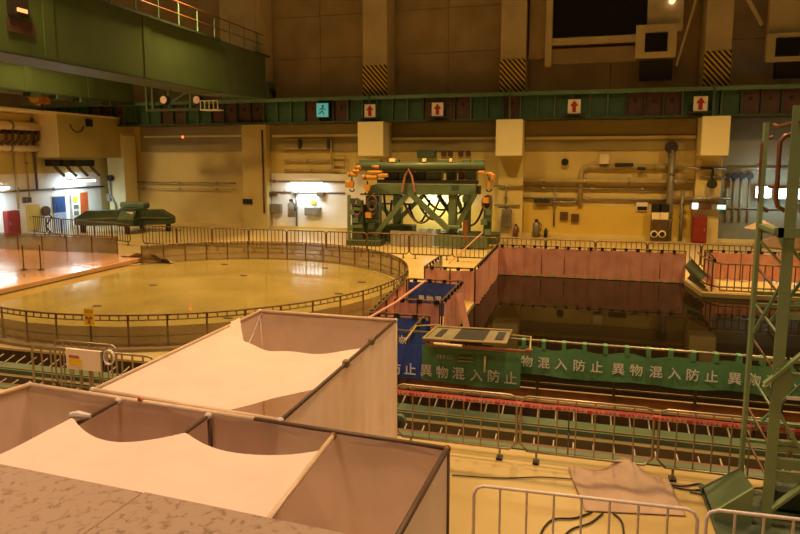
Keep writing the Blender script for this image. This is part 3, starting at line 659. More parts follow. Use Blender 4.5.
# ================================================================== GREEN TRESTLE MACHINE
def machine():
    Yf, Yb = 31.6, 34.6
    c0 = G(420, 246)
    t = thing('service_platform', 'tall green steel trestle machine with cables at the back wall', 'machine', (c0.x, 33, 0))
    def hb(nm, x0, x1, y0, y1, Y, dep, m):       # box from pixel rectangle at depth Y
        a = W(x0, y1, Y); b = W(x1, y0, Y); return MB().box(a.x, b.x, Y, Y + dep, a.z, b.z).build(nm, m, t, bevel=.02)
    def db(nm, p, q, Y, w_, m): return MB().bar(W(p[0], p[1], Y), W(q[0], q[1], Y), w_).build(nm, m, t)
    MB().tube([W(357, 166, Yf), W(484, 165.5, Yf)], .19, 12).build('top_tube', 'green', t, smooth=True)
    hb('runway_rail', 357, 484, 168.5, 170.5, Yf + .1, .3, 'dark')
    for x0, x1 in ((359, 380), (388, 398), (437, 449), (462, 470), (474, 484)):
        hb('top_bracket', x0, x1, 159.5, 163.5, Yf - .1, .4, 'green')
    for x0, x1 in ((389, 395), (422, 426), (449, 452)):
        hb('lamp', x0, x1, 158.5, 162, Yf - .15, .1, 'creamlit')
    for k, (x0, x1, m) in enumerate(((384, 398, 'green_dark'), (399, 408, 'green'), (409, 414, 'maroon'), (416, 425, 'green_dark'), (426, 441, 'green'), (446, 455, 'green_dark'), (458, 463, 'maroon'), (465, 476, 'green'))):
        hb('drive_unit', x0, x1, 171.5, 180, Yf + .4, .7, m)
    hb('lower_rail', 377, 478, 180.5, 183, Yf + .15, .3, 'dark')
    hb('main_beam', 375, 476, 184.5, 194, Yf, .5, 'green'); hb('beam_end', 475, 479, 186, 193, Yf + .05, .4, 'black')
    hb('back_beam', 372, 480, 186, 193, Yb, .5, 'green_dark')
    hb('back_beam', 368, 484, 168, 173, Yb, .4, 'green_dark')
    for x0, x1, y0, y1, Y, m in ((352, 363, 205, 247, Yf - .3, 'green_dark'), (366, 379, 196, 246, Yf, 'green_dark'), (393, 401, 194, 236, Yb, 'green_dark'), (448, 456, 194, 240, Yf + .1, 'green'), (463, 470, 194, 238, Yb, 'green_dark'), (483, 491, 196, 243, Yf + .2, 'green_dark'), (368, 372, 186, 236, Yb, 'green_dark')):
        leg = hb('leg', x0, x1, y0, y1, Y, (.5 if x1 - x0 > 6 else .3), m)
        if y0 > 195 and x1 - x0 >= 8:
            a = W((x0 + x1) / 2, (y0 + y1) / 2, Y)
            for k in (-.9, 0, .9): MB().cb((a.x, Y - .05, a.z + k), (x1 - x0) * .053, .12, .18).build('flange', 'green', leg)
    for p, q, Y, w_, m in (((407, 195), (375, 236), Yf, .24, 'green'), ((409, 192), (449, 230), Yf, .26, 'green'), ((424, 195), (396, 222), Yb, .22, 'green_dark'),
                           ((475, 194), (455, 230), Yf + .1, .24, 'green'), ((438, 195), (452, 215), Yb, .2, 'green_dark'), ((372, 195), (392, 218), Yb, .2, 'green_dark'),
                           ((456, 195), (466, 222), Yb, .2, 'green_dark')):
        db('brace', p, q, Y, w_, m)
    hb('brace_foot', 444, 460, 226, 228.5, Yf - .1, .7, 'green')
    hb('cross_bar', 360, 400, 194, 195, Yb, .1, 'dark'); hb('cross_bar', 378, 420, 203.5, 204.5, Yb + .3, .1, 'dark')
    for x0, x1, y0, y1, Y, m in ((378, 412, 226, 241, 33.0, 'green_dark'), (434, 487, 237, 246, 31.2, 'green'), (346, 380, 241, 247, 31.0, 'green_dark'), (482, 498, 234, 244, 31.6, 'green_dark')):
        hb('base_frame', x0, x1, y0, y1, Y, 1.0, m)
    hb('base_deck', 438, 478, 234, 237, 31.6, 1.3, 'green_dark')
    # cable loops
    for (x0, y0, x1, y1, sag, m, Y) in ((401, 195, 441, 195, 28, 'pipe_brown', 31.8), (409, 205, 430, 200, 20, 'black', 32.2), (415, 195, 452, 196, 24, 'maroon', 32), (440, 195, 470, 197, 18, 'black', 32.4), (470, 225, 484, 205, 6, 'black', 31.5), (424, 195, 460, 195, 15, 'black', 33), (384, 195, 392, 200, 20, 'black', 31.9)):
        P = []
        for k in range(13):
            s = k / 12; P.append(W(x0 + (x1 - x0) * s, y0 + (y1 - y0) * s + sag * 4 * s * (1 - s), Y))
        MB().tube(P, .06, 6).build('cable_loop', m, t, smooth=True)
    for k, (x, y, r) in enumerate(((357, 207, .42), (357, 211, .34), (372, 203, .38), (373, 208, .36), (487, 203, .36))):
        c = W(x, y, Yf - .35); MB().tube([c + Vector((math.cos(a_ * .5) * r * .6, 0, math.sin(a_ * .5) * r)) for a_ in range(14)], .07, 6).build('hose_coil', 'dark' if k % 2 else 'maroon', t)
    for x, y in ((408, 172), (409, 174)):
        MB().tube([W(402, 192, 31.4), W(405, 176, 31.4), W(408.5, 169, 31.4), W(412, 177, 31.4), W(415, 192, 31.4)], .06, 6).build('hose', 'maroon' if x == 408 else 'pink', t)
    MB().tube([W(349, 195, 31.2), W(349, 240, 31.2)], .09, 6).build('pipe', 'green', t)
    for x, y in ((352, 201), (352, 212), (356, 220), (351, 228), (360, 203), (369, 215), (372, 226), (486, 200), (489, 212), (484, 222), (488, 232), (455, 188), (466, 199)):
        MB().cb(W(x, y, Yf - .3), .3, .3, .28).build('fitting', random.choice(['green', 'green_dark', 'dark', 'orange' if random.random() < .2 else 'green']), t)
    return t
machine()
def hoist(label, bits):
    c = W(bits[0][0], bits[0][2], 31.1)
    t = thing('yellow_hoist', label, 'hoist', c)
    for x0, x1, y0, y1, nm in bits:
        a = W(x0, y1, 31.1); b = W(x1, y0, 31.1); cx_, cz_ = (a.x + b.x) / 2, (a.z + b.z) / 2; w_, h_ = b.x - a.x, b.z - a.z
        if nm in ('drum', 'motor'):
            MB().cyl((cx_, 31.1, cz_), h_ * .46, w_ * .9, 14, 'X').build(nm, 'orange', t); MB().cyl((cx_ - w_ * .25, 31.1, cz_), h_ * .52, w_ * .12, 14, 'X').build('flange', 'trenchbrown', t)
        elif nm == 'hook_block':
            MB().tube([(cx_, 31.1, b.z), (cx_, 31.1, cz_ + h_ * .1)], .04, 6).build('chain', 'dark', t)
            MB().prism([(cx_ - w_ * .3, cz_ + h_ * .2), (cx_ + w_ * .3, cz_ + h_ * .2), (cx_ + w_ * .42, cz_), (cx_ + w_ * .2, a.z + h_ * .15), (cx_ - w_ * .2, a.z + h_ * .15), (cx_ - w_ * .42, cz_)], 31.0, 31.25).build(nm, 'orange', t)
            MB().tube([(cx_ + .13 * math.cos(k_), 31.1, a.z + .05 - .13 * math.sin(k_)) for k_ in (0, .8, 1.6, 2.4, 3.0)], .04, 6).build('hook', 'dark', t)
        else: MB().box(a.x, b.x, 30.95, 31.25, a.z + .03, b.z - .03).build(nm, 'orange', t, bevel=.05)
hoist('orange hoist at the far left end of the green machine top', [(348, 357, 172, 177, 'drum'), (350, 354, 177, 190, 'hook_block'), (355, 361, 165, 170, 'motor'), (346, 351, 180, 188, 'chain_box'), (353, 360, 169, 173, 'trolley')])
hoist('larger orange hoist second from left on the green machine', [(362, 378, 174.5, 180, 'drum'), (364, 371, 181, 193, 'hook_block'), (372, 379, 165, 168.5, 'motor'), (368, 382, 170, 174, 'trolley'), (378, 388, 173, 178, 'gearbox')])
hoist('dull orange hoist at the right end of the green machine', [(486, 493, 172, 176, 'drum'), (487, 491, 177, 190, 'hook_block'), (478, 485, 170, 175, 'trolley'), (491, 495, 173, 181, 'chain_box')])
a = W(419, 248, 31.9); b = W(441, 232, 31.9)
mb = MB(); mb.grid(lambda u, v: (a.x + (b.x - a.x) * u, 31.7 + .1 * math.sin(u * 14), 0.05 + (b.z - a.z) * v), 14, 5)
o = mb.build('draped_sheet', 'bag', smooth=True); tag(o, 'pale blue sheet hanging under the green machine', 'sheet')
a = W(390, 244, 31.2); b = W(432, 232, 31.2)
o = MB().grid(lambda u, v: (a.x + (b.x - a.x) * u, 31.3 + .08 * math.sin(u * 17), .02 + (b.z - .02) * v), 20, 3).build('draped_sheet', 'greybox', smooth=True); tag(o, 'smoky grey plastic sheet along the base of the green machine', 'sheet')
a = W(465.5, 238, 31.0)
t = thing('marker_post', 'short orange post standing on the green machine base', 'post', (a.x, 31.0, .6))
MB().cyl((a.x, 31.0, .95), .13, .9, 12).build('post', 'copper', t); MB().cyl((a.x, 31.0, 1.42), .15, .06, 12).build('cap', 'copper', t)
o = MB().box(-12.5, -3.8, 36.9, 37.2, .2, .26); 
# ================================================================== STRONGBACK
def strongback():
    c = Vector((-26.4, 33.6, 0)); t = thing('lifting_yoke', 'dark green lifting yoke with crossed box arms by the left pier', 'lifting frame', c)
    z0, z1 = .45, 1.35
    def arm(ang, L, nm='arm'):
        d = Vector((math.cos(ang), math.sin(ang), 0)); n_ = Vector((-d.y, d.x, 0)); w_ = .45
        v = []
        for (s, za, zb) in ((.3, z0, z1), (L - .7, z0, z1), (L, z0 + .05, z1 - .45)):
            for e in (-1, 1):
                for z in (za, zb): p = c + d * s + n_ * e * w_; v.append((p.x, p.y, z))
        f_ = [(0, 1, 3, 2), (8, 10, 11, 9)]
        for k in (0, 4): f_ += [(k, k + 4, k + 5, k + 1), (k + 2, k + 3, k + 7, k + 6), (k + 1, k + 5, k + 7, k + 3), (k, k + 2, k + 6, k + 4)]
        o = MB().add(v, f_).build(nm, 'green_dark', t)
        for e in (-1, 1):
            p = c + d * .3 + n_ * e * (w_ + .02); q = c + d * (L - .1) + n_ * e * (w_ + .02)
            MB().bar((p.x, p.y, .9), (q.x, q.y, .85), .05, .08).build('rib', 'green', o)
        f2 = c + d * (L - .35)
        MB().cyl((f2.x, f2.y, .22), .16, .44, 10).build('foot', 'dark', o)
    arm(R(205), 3.3); arm(R(22), 2.4); arm(R(112), 2.0); arm(R(292), 1.7)
    MB().prismz([(c.x + .8 * math.cos(k * math.pi / 4), c.y + .8 * math.sin(k * math.pi / 4)) for k in range(8)], .4, 1.45).build('hub', 'green_dark', t)
    MB().box(c.x - 1.2, c.x + .6, c.y + .2, c.y + .9, 1.4, 1.8).build('lug', 'green', t, bevel=.1)
    MB().box(c.x + .15, c.x + .75, c.y - 1.05, c.y - 1.0, .75, 1.3).build('label_plate', 'signwhite', t)
strongback()

# ================================================================== BARRIERS
def barrier(p, q, h, name, label, group, m='steel', bars=8, r=.02, rb=.009, joinbars=False, feet=True, mid=False, lowz=.2, a_frame=False):
    p = Vector(p); q = Vector(q); d = (q - p); L = d.length; d.normalize(); c = (p + q) / 2
    t = thing(name, label, 'barrier', c, group)
    rc = .1
    def P(s, z): return p + d * s + Vector((0, 0, z))
    pts = [P(0, lowz)] if not feet else [P(0, lowz)]
    pts = [P(rc, lowz), P(0, lowz + rc), P(0, h - rc), P(rc * .3, h - rc * .3), P(rc, h), P(L - rc, h), P(L - rc * .3, h - rc * .3), P(L, h - rc), P(L, lowz + rc), P(L - rc, lowz), P(rc, lowz)]
    MB().tube(pts, r, 8).build('frame', m, t, smooth=True)
    if joinbars:
        b = MB()
        for k in range(1, bars + 1): s = L * k / (bars + 1); b.bar(P(s, lowz), P(s, h), rb * 2)
        o = b.build('bars', m, t); o['kind'] = 'stuff'
    else:
        for k in range(1, bars + 1): s = L * k / (bars + 1); MB().tube([P(s, lowz), P(s, h)], rb, 6).build('bar', m, t)
    n_ = Vector((-d.y, d.x, 0))
    if feet:
        for s in (L * .13, L * .87):
            MB().tube([P(s, lowz), P(s, .02)], r, 6).build('foot', m, t)
            f0 = P(s, .02); MB().bar(f0 - n_ * .07, f0 + n_ * .07, .09, .03).build('foot_bar', 'dark' if m == 'steel' else m, t)
    return t
# far barrier row
xs = -21.2; i = 0
while xs < 6.2:
    yy = 27.6 if xs < -6 else 27.3
    p = (xs, yy, 0); q = (xs + 1.95, yy, 0)
    barrier(p, q, 1.1, 'crowd_barrier', 'brown steel crowd barrier, %s from left in the row behind the round cover' % ORD[i], 'crowd barriers in the far row', m='pipe_brown', bars=9, r=.028, rb=.014, joinbars=True)
    xs += 2.0; i += 1
for k in range(10):
    a = Vector((-22.2 - 1.5 * k, 27.9 + .45 * k, 0)); b = a + Vector((-1.42, .43, 0))
    barrier(a, b, 1.1, 'crowd_barrier', 'steel crowd barrier by the left doors, %s counted leftward from the green yoke' % ORD[k], 'crowd barriers by the left doors', m='pipe_brown', bars=6, r=.028, rb=.014, joinbars=True)
# near barriers in front of the trench
fr = [(396, 517), (521, 655.5), (661, 793)]
names = ['long pink taped steel barrier beside the rear tent', 'middle steel barrier with red tape above the brown sheet', 'steel barrier with red tape behind the green tower']
BAR = []
for (x0, x1), lb in zip(fr, names):
    a = G(x0, 384 + (x0 - 395) * .105, 1.0); b = G(x1, 384 + (x1 - 395) * .105, 1.0)
    BAR.append(barrier((a.x, 9.08, 0), (b.x, 9.08, 0), 1.0, 'crowd_barrier', lb, None, m='steel', bars=6, r=.019, rb=.011, lowz=.17))
a = G(797, 426, 1.0); barrier((a.x, 9.08, 0), (a.x + 1.8, 9.08, 0), 1.0, 'crowd_barrier', 'steel barrier cut off by the right edge behind the tower', None, bars=6, r=.019, rb=.011, lowz=.17)
# red tube taped along the barriers with lettering
xa = G(385, 384, .9).x; xb = 4.3
t = thing('red_tape_tube', 'red tube with white lettering strung along the near barriers', 'tape', ((xa + xb) / 2, 9.05, .86))
P = [(xa + (xb - xa) * k / 40, 9.05 + .003 * math.sin(k * 2.1), .885 + .004 * math.sin(k * 1.3)) for k in range(41)]
MB().tube(P, .038, 10).build('tube', 'tubered', t, smooth=True)
lt = MB(); xx = xa + .1; word = '立入禁止区域'; i = 0
while xx < xb - .1:
    text_mb(lt, word[i % 6], (xx, 9.008, .866), (1, 0, 0), (0, 0, 1), .058); xx += .062; i += 1
    if i % 6 == 0: xx += .06
o = lt.build('lettering', 'letter', t); o['kind'] = 'stuff'
# white barriers at the lower right
def white_barrier(x0, y0, x1, y1, label, bars):
    a = G(x0, y0, 1.05); b = G(x1, y1, 1.05); b.y = a.y + (b.y - a.y) * .6
    t = barrier((a.x, a.y, 0), (b.x, b.y, 0), 1.05, 'crowd_barrier', label, None, m='white_pipe', bars=bars, r=.018, rb=.013, lowz=.15)
white_barrier(474, 485, 697, 507, 'white tubular barrier at the bottom, left one of two', 7)
white_barrier(707, 509, 915, 530, 'white tubular barrier at the bottom right corner', 6)
# left barrier pair and board
a = G(33, 346, 1.0); b = G(132, 356, 1.0)
xm = a.x + .95
barrier((a.x, 9.2, 0), (a.x + 1.25, 9.2, 0), 1.02, 'crowd_barrier', 'steel barrier at left behind the front tent, left one with the sign board', None, bars=5, r=.022, rb=.016, lowz=.15)
barrier((a.x + 1.3, 9.2, 0), (a.x + 2.6, 9.2, 0), 1.02, 'crowd_barrier', 'steel barrier at left partly behind the rear tent', None, bars=5, r=.022, rb=.016, lowz=.15)
barrier((a.x + .12, 9.6, 0), (a.x + 1.5, 9.6, 0), 1.02, 'crowd_barrier', 'second steel barrier standing right behind the sign board barrier', None, bars=6, r=.02, rb=.014, lowz=.15)
p = W(66, 348, 9.12); q = W(104, 372, 9.12)
t = thing('sign_board', 'pinkish white notice board with yellow panel on the left barrier', 'sign', (p.x, 9.12, q.z))
MB().box(p.x, q.x, 9.1, 9.14, q.z, p.z).build('board', 'signwhite', t, bevel=.005)
u = W(69, 358, 9.1); v = W(82, 366, 9.1); MB().box(u.x, v.x, 9.09, 9.1, v.z, u.z).build('yellow_panel', 'yellow', t)
u = W(69, 355, 9.1); v = W(79, 358, 9.1); MB().box(u.x, v.x, 9.09, 9.1, v.z, u.z).build('grey_panel', 'tubered', t)
MB().box(q.x - .02, q.x, 9.08, 9.15, q.z, p.z).build('edge', 'pipe_grey', t)
c = W(110, 357, 9.16); t = thing('rope_coil', 'pale rope coil hanging on the barrier beside the notice board', 'rope', (c.x, 9.1, c.z - .15))
for k in range(3): MB().tube([c + Vector((.09 * math.cos(s * .45 + k) * (1 + .1 * k), -.02 * k, .13 * math.sin(s * .45 + k))) for s in range(15)], .012, 6).build('loop', 'white_pipe', t)
# ================================================================== REACTOR WELL COVER AND RING FENCE
CX, CYW, RR = -12.0, 18.8, 6.8
t = thing('round_cover', 'large round glossy yellow cover inside the ring fence', 'cover', (CX, CYW, 0))
n = 96; poly = [(CX + 6.55 * math.cos(2 * math.pi * k / n), CYW + 6.55 * math.sin(2 * math.pi * k / n)) for k in range(n)]
MB().prismz(poly, .0, .06).build('disc', 'disc', t)
for ang, rr in ((.5, 5.3), (1.15, 5.5), (2.0, 5.2), (1.6, 2.6), (4.2, 3.6), (3.1, 2.2), (5.4, 4.4), (.1, 4.6)):
    c = (CX + rr * math.cos(ang), CYW + rr * math.sin(ang)); MB().prismz([(c[0] + .16 * math.cos(k), c[1] + .09 * math.sin(k)) for k in range(6)], .06, .075).build('lifting_eye', 'dark', t)
cu = MB()
for k in range(n):
    a0 = 2 * math.pi * k / n; a1 = 2 * math.pi * (k + 1) / n
    v = [(CX + r_ * math.cos(a_), CYW + r_ * math.sin(a_), z) for a_ in (a0, a1) for r_ in (RR - .02, RR + .22) for z in (0, .07)]
    cu.add(v, [(1, 5, 7, 3), (2, 3, 7, 6), (0, 4, 5, 1)])
cu.build('kerb', 'curb', t)
# raised rectangular plate at left
t = thing('floor_plate', 'glossy pinkish raised slab overlapping the round cover at left', 'slab', (-22, 19, .06))
MB().box(-29.5, -17.9, 14.5, 23.8, .08, .26).build('slab', 'plate', t, bevel=.02)
MB().box(-29.3, -18.1, 14.6, 23.6, 0, .08).build('gap_shade', 'dark', t)  # dark block put in as the shadowed gap under the slab
# ring fence with posts
HF = .82
t = thing('ring_fence', 'low brown post fence with sheeting around the round cover', 'fence', (CX, CYW, 0))
def rp(a_, z, r_=RR): return Vector((CX + r_ * math.cos(a_), CYW + r_ * math.sin(a_), z))
NP = 48
def on_plate(a_): p = rp(a_, 0); return p.x < -17.6 and 14.4 < p.y < 23.9
for k in range(NP):
    a_ = 2 * math.pi * (k + .3) / NP
    if on_plate(a_): continue
    MB().tube([rp(a_, 0), rp(a_, HF)], .022, 6).build('post', 'pipe_brown', t)
    b = rp(a_, .06); MB().cb(b, .09, .09, .03).build('post_foot', 'steel', t)
angs = [2 * math.pi * k / 144 for k in range(145)]
segs = []; cur = []
for a_ in angs:
    if on_plate(a_):
        if len(cur) > 1: segs.append(cur)
        cur = []
    else: cur.append(a_)
if len(cur) > 1: segs.append(cur)
for s in segs:
    MB().tube([rp(a_, HF) for a_ in s], .024, 6).build('top_rail', 'pipe_brown', t, smooth=True)
    MB().tube([rp(a_, HF - .12) for a_ in s], .016, 6).build('second_rail', 'pipe_brown', t, smooth=True)
    MB().tube([rp(a_, .32) for a_ in s], .014, 6).build('mid_rail', 'pipe_brown', t, smooth=True)
    lo = s[0] > 0
    n_ = len(s) * 2
    sh = MB()
    def fn(u, v, s=s):
        a_ = s[0] + (s[-1] - s[0]) * u; wob = .02 * math.sin(a_ * 90) * (1 - v) + .015 * math.sin(a_ * 37)
        far = max(0, math.sin(a_)); top = .56 + .22 * min(1, far * 3)
        return rp(a_, .05 + (top - .05) * v, RR + .03 + wob)
    sh.grid(fn, n_, 4).build('sheeting', 'clear', t, smooth=True)
pk = MB()
for k in range(NP * 4):
    a_ = 2 * math.pi * (k + .3) / (NP * 4)
    if not on_plate(a_): pk.bar(rp(a_, HF - .12), rp(a_, HF), .02)
o = pk.build('pickets', 'pipe_brown', t); o['kind'] = 'stuff'
# radiation sign
c = W(86.5, 318, 12.1)
a_ = math.atan2(0, 1)
t = thing('radiation_sign', 'yellow radiation trefoil sign hung on the ring fence', 'sign', (c.x, c.y, c.z - .2))
q = W(86.5, 318, 11.88); base = Vector((q.x, 11.97, q.z + .2)); MB().bar((q.x, 11.95, q.z + .19), (q.x, 12.1, q.z + .2), .02).build('hook', 'steel', t)
wd, ht = .27, .39
MB().box(base.x - wd / 2, base.x + wd / 2, base.y - .015, base.y, base.z - ht, base.z + .01).build('plate', 'yellow', t)
tr = MB(); cc = base + Vector((0, -.02, -.24))
for k in range(3):
    a0 = math.pi / 2 + k * 2 * math.pi / 3 + math.pi / 3
    P = [(cc.x + .03 * math.cos(a0 - .5), cc.z + .03 * math.sin(a0 - .5))] + [(cc.x + .095 * math.cos(a0 + e), cc.z + .095 * math.sin(a0 + e)) for e in (-.5, -.25, 0, .25, .5)] + [(cc.x + .03 * math.cos(a0 + .5), cc.z + .03 * math.sin(a0 + .5))]
    tr.prism(P, cc.y - .004, cc.y)
tr.cyl(cc, .018, .008, 10, 'Y'); tr.build('trefoil', 'tubered', t)
tx = MB()
for i, ch in enumerate('管理区域'): text_mb(tx, ch, (base.x - .115 + i * .058, base.y - .02, base.z - .09), (1, 0, 0), (0, 0, 1), .055)
tx.build('lettering', 'tubered', t)['kind'] = 'stuff'
# inner fence on plate: curtain and posts at the plate's far side
t = thing('plate_fence', 'post fence with amber sheeting behind the raised pink slab', 'fence', (-24, 24, 0))
A = Vector((-33, 23.4, 0)); B = Vector((-19.8, 24.0, 0)); D = B - A
MB().tube([A + Vector((0, 0, 1.0)), B + Vector((0, 0, 1.0))], .025, 6).build('top_rail', 'pipe_brown', t)
for k in range(11):
    p = A + D * k / 10; MB().tube([p, p + Vector((0, 0, 1.0))], .025, 6).build('post', 'pipe_brown', t)
MB().grid(lambda u, v: A + D * u + Vector((0, .02 + .03 * math.sin(u * 60), .1 + .85 * v)), 80, 3).build('sheeting', 'clear', t, smooth=True)
MB().bar(A + Vector((0, -.03, .06)), B + Vector((0, -.03, .06)), .06, .08).build('kick_rail', 'green', t)
t = thing('inner_rail', 'three loose posts with a chain standing on the pink slab', 'posts', (-22, 20, .26))
for px, py0, py1 in ((24, 236, 270), (41, 240, 270)):
    q = G(px, py1, .26); MB().tube([q, q + Vector((0, 0, .95))], .025, 6).build('post', 'pipe_brown', t); MB().cyl(q + Vector((0, 0, .015)), .12, .03, 10).build('base', 'dark', t)
# clear bundled sheeting pillow near (140,255)
q = G(147, 262, .06); b = MB()
b.grid(lambda u, v: (q.x - 1.3 + 2.6 * u, q.y + .3 - .5 * math.sin(v * math.pi), .06 + .38 * math.sin(v * math.pi) * math.sin(u * math.pi) ** .5 + .05 * math.sin(u * 21) * math.sin(v * math.pi)), 24, 10)
o = b.build('plastic_bundle', 'clear_grey', smooth=True); tag(o, 'crumpled clear plastic bundle at the far edge of the round cover', 'plastic sheet')
# ================================================================== CURTAINED FENCES
def curtain_fence(label, p, q, h=1.05, m='pink', name='curtain_fence', bot=.03, group=None, posts=3, side=1, amp=.05, railm='pipe_brown', clips=True, text=None, kind='fence', bright=0):
    p = Vector((p[0], p[1], 0)); q = Vector((q[0], q[1], 0)); d = q - p; L = d.length; d.normalize(); n_ = Vector((d.y, -d.x, 0)) * side
    t = thing(name, label, kind, (p + q) / 2, group)
    MB().tube([p + Vector((0, 0, h)), q + Vector((0, 0, h))], .028, 6).build('top_rail', railm, t)
    for k in range(posts):
        c = p + d * L * k / (posts - 1); MB().tube([c, c + Vector((0, 0, h))], .025, 6).build('post', railm, t)
    ph = random.random() * 6
    def fn(u, v):
        s = u * L; wv = amp * (math.sin(s * 13 + ph) + .6 * math.sin(s * 29 + ph * 2)) * (1.15 - v * .6)
        return p + d * s + n_ * (.05 + wv) + Vector((0, 0, bot + (h - .07 - bot) * v + .015 * math.sin(s * 5 + ph) * v))
    MB().grid(fn, max(8, int(L * 14)), 5).build('sheet', m, t, smooth=True)
    if clips:
        b = MB(); s = .2
        while s < L: b.cb(p + d * s + n_ * .05 + Vector((0, 0, h - .02)), .11 if abs(d.x) > .5 else .05, .05 if abs(d.x) > .5 else .11, .1); s += .42
        o = b.build('clips', 'black', t); o['kind'] = 'stuff'
    if text:
        lt = MB(); s = .3; i = 0; txt, size, gap, zz = text
        while s < L - size and i < len(txt):
            text_mb(lt, txt[i], p + d * s + n_ * .12 + Vector((0, 0, zz)), d, (0, 0, 1), size); s += gap; i += 1
        lt.build('lettering', 'letter', t)['kind'] = 'stuff'
    return t
curtain_fence('pink sheeted fence along the far edge of the pool', (PX0, PY1 + .03), (PX1, PY1 + .03), 1.08, posts=9, m='pink', bot=-.1)
curtain_fence('pink sheeted fence along the left pool edge, far stretch', (PX0 + .0, PY1), (PX0 + .0, 19.6), 1.08, posts=5, side=-1, bot=-.1)
curtain_fence('pink sheeted fence facing the camera on the far gate box', (-4.55, 19.5), (-3.0, 19.5), 1.05, posts=3)
curtain_fence('sheeted fence on the well side of the far gate box', (-4.6, 19.5), (-4.6, 22.0), 1.05, posts=3, m='clear')
curtain_fence('blue banner fence behind the middle gate box', (-4.55, 17.35), (-3.0, 17.35), 1.05, m='blue', name='banner_fence', text=('異物混入防止', .2, .24, .45), amp=.012)
curtain_fence('pink sheeted fence on the pool side of the middle gate box', (-3.05, 17.3), (-3.05, 14.75), 1.05, posts=3, side=-1)
curtain_fence('pink sheeted fence facing the camera on the middle gate box', (-4.2, 14.7), (-3.1, 14.7), 1.05, posts=3)
curtain_fence('blue banner fence nearest the rear tent', (-4.35, 13.2), (-3.0, 13.2), 1.05, m='blue', name='banner_fence', text=('異物混入', .26, .32, .4), amp=.012)
curtain_fence('short dark rail fence running from the near blue banner to the pool corner', (-3.1, 13.1), (-3.1, 11.7), 1.05, posts=3, side=-1, m='blue', amp=.01)
curtain_fence('dark rail with pink sheet on the well side of the middle gate box', (-4.6, 17.3), (-4.3, 13.3), 1.05, posts=4, side=1, m='pink')
# loose pink sheet strip hanging by the middle gate box
q = W(459, 300, 16.0); MB()
o = MB().grid(lambda u, v: (-2.92 + .12 * u + .22 * (1 - v), 15.9 + .25 * u, .05 + .95 * v), 4, 5).build('loose_sheet', 'pink', smooth=True); tag(o, 'loose narrow pink sheet strip hanging over the pool edge', 'sheet')
o = MB().bar((-3.3, 18.9, .05), (-3.15, 18.2, .05), .2, .1).build('edge_block', 'copper'); tag(o, 'small brown block on the pool edge between the gate boxes', 'block')
# diagonal pink rope / tube over gates
P = [G(362, 322, 1.1), G(395, 303, 1.15), G(425, 281, 1.15)]
o = MB().tube(P, .03, 8).build('pink_tube', 'pink'); tag(o, 'pink tube leaning diagonally over the gate boxes', 'tube')
P = [W(462, 248, 26.8), W(484, 237, 27.2)]
o = MB().tube([Vector((-5.2, 26.5, .02)), Vector((-3.9, 27.2, 1.3))], .03, 6).build('pink_strap', 'pink'); tag(o, 'slanting pink strap at the end of the far barrier row', 'strap')
# right hand platform curtains
curtain_fence('pink sheeted fence on the right platform behind the dark railing', (PX1 + .7, 25.6), (9.5, 25.6), 1.1, posts=5)
curtain_fence('pink sheeted fence returning from the pool corner on the right platform', (PX1 + .7, 25.5), (PX1 + .55, 23.2), 1.1, posts=3, side=-1, m='green_dark' if False else 'pink')
t = thing('pool_ladder_rail', 'dark railing with close bars at the right platform edge', 'railing', (5.4, 22.9, 0))
x0, x1 = 4.65, 9.0
for z in (1.0, .22, .1): MB().tube([(x0, 23.0, z), (x1, 23.0, z)], .03, 6).build('rail', 'pipe_brown', t)
k = x0
while k < x1:
    MB().tube([(k, 23.0, .12), (k, 23.0, 1.0)], .018, 6).build('bar', 'pipe_brown', t); k += .22
MB().tube([(x0, 23, 1.0), (x0 - .35, 23.6, 1.05), (x0 - .35, 25.2, 1.05)], .03, 6).build('side_rail', 'pipe_brown', t)
MB().tube([(x0, 23, .2), (x0 - .35, 23.6, .2), (x0 - .35, 25.2, .2)], .03, 6).build('side_rail', 'pipe_brown', t)
o = MB().grid(lambda u, v: (3.95 + .2 * u + .1 * math.sin(v * 9), 25.0 - 2.0 * u, .1 + (.85 - .3 * u) * v), 8, 6).build('green_net', 'green_dark', smooth=True); tag(o, 'dark green net hanging at the far right corner of the pool', 'net')
# pool liner walls
lin_ = MB(); lin_.box(PX0 - .3, PX0 - .1, PY0, PY1, -2, -.3); lin_.box(PX0, PX1, PY1 + .1, PY1 + .3, -2, -.3); lin_.box(PX1 + .3, QX1, QY1 + .3, QY1 + .5, -2, -.3)
lin_.box(PX0, PX1 + .1, PY1 - .03, PY1, -.35, -.1); lin_.box(PX0 - .1, PX0 + .02, PY0, PY1, -.35, -.1); lin_.box(PX1 + .25, QX1, QY1 - .06, QY1, -.35, -.1)
struct(lin_, 'trim_5', 'poolwall')
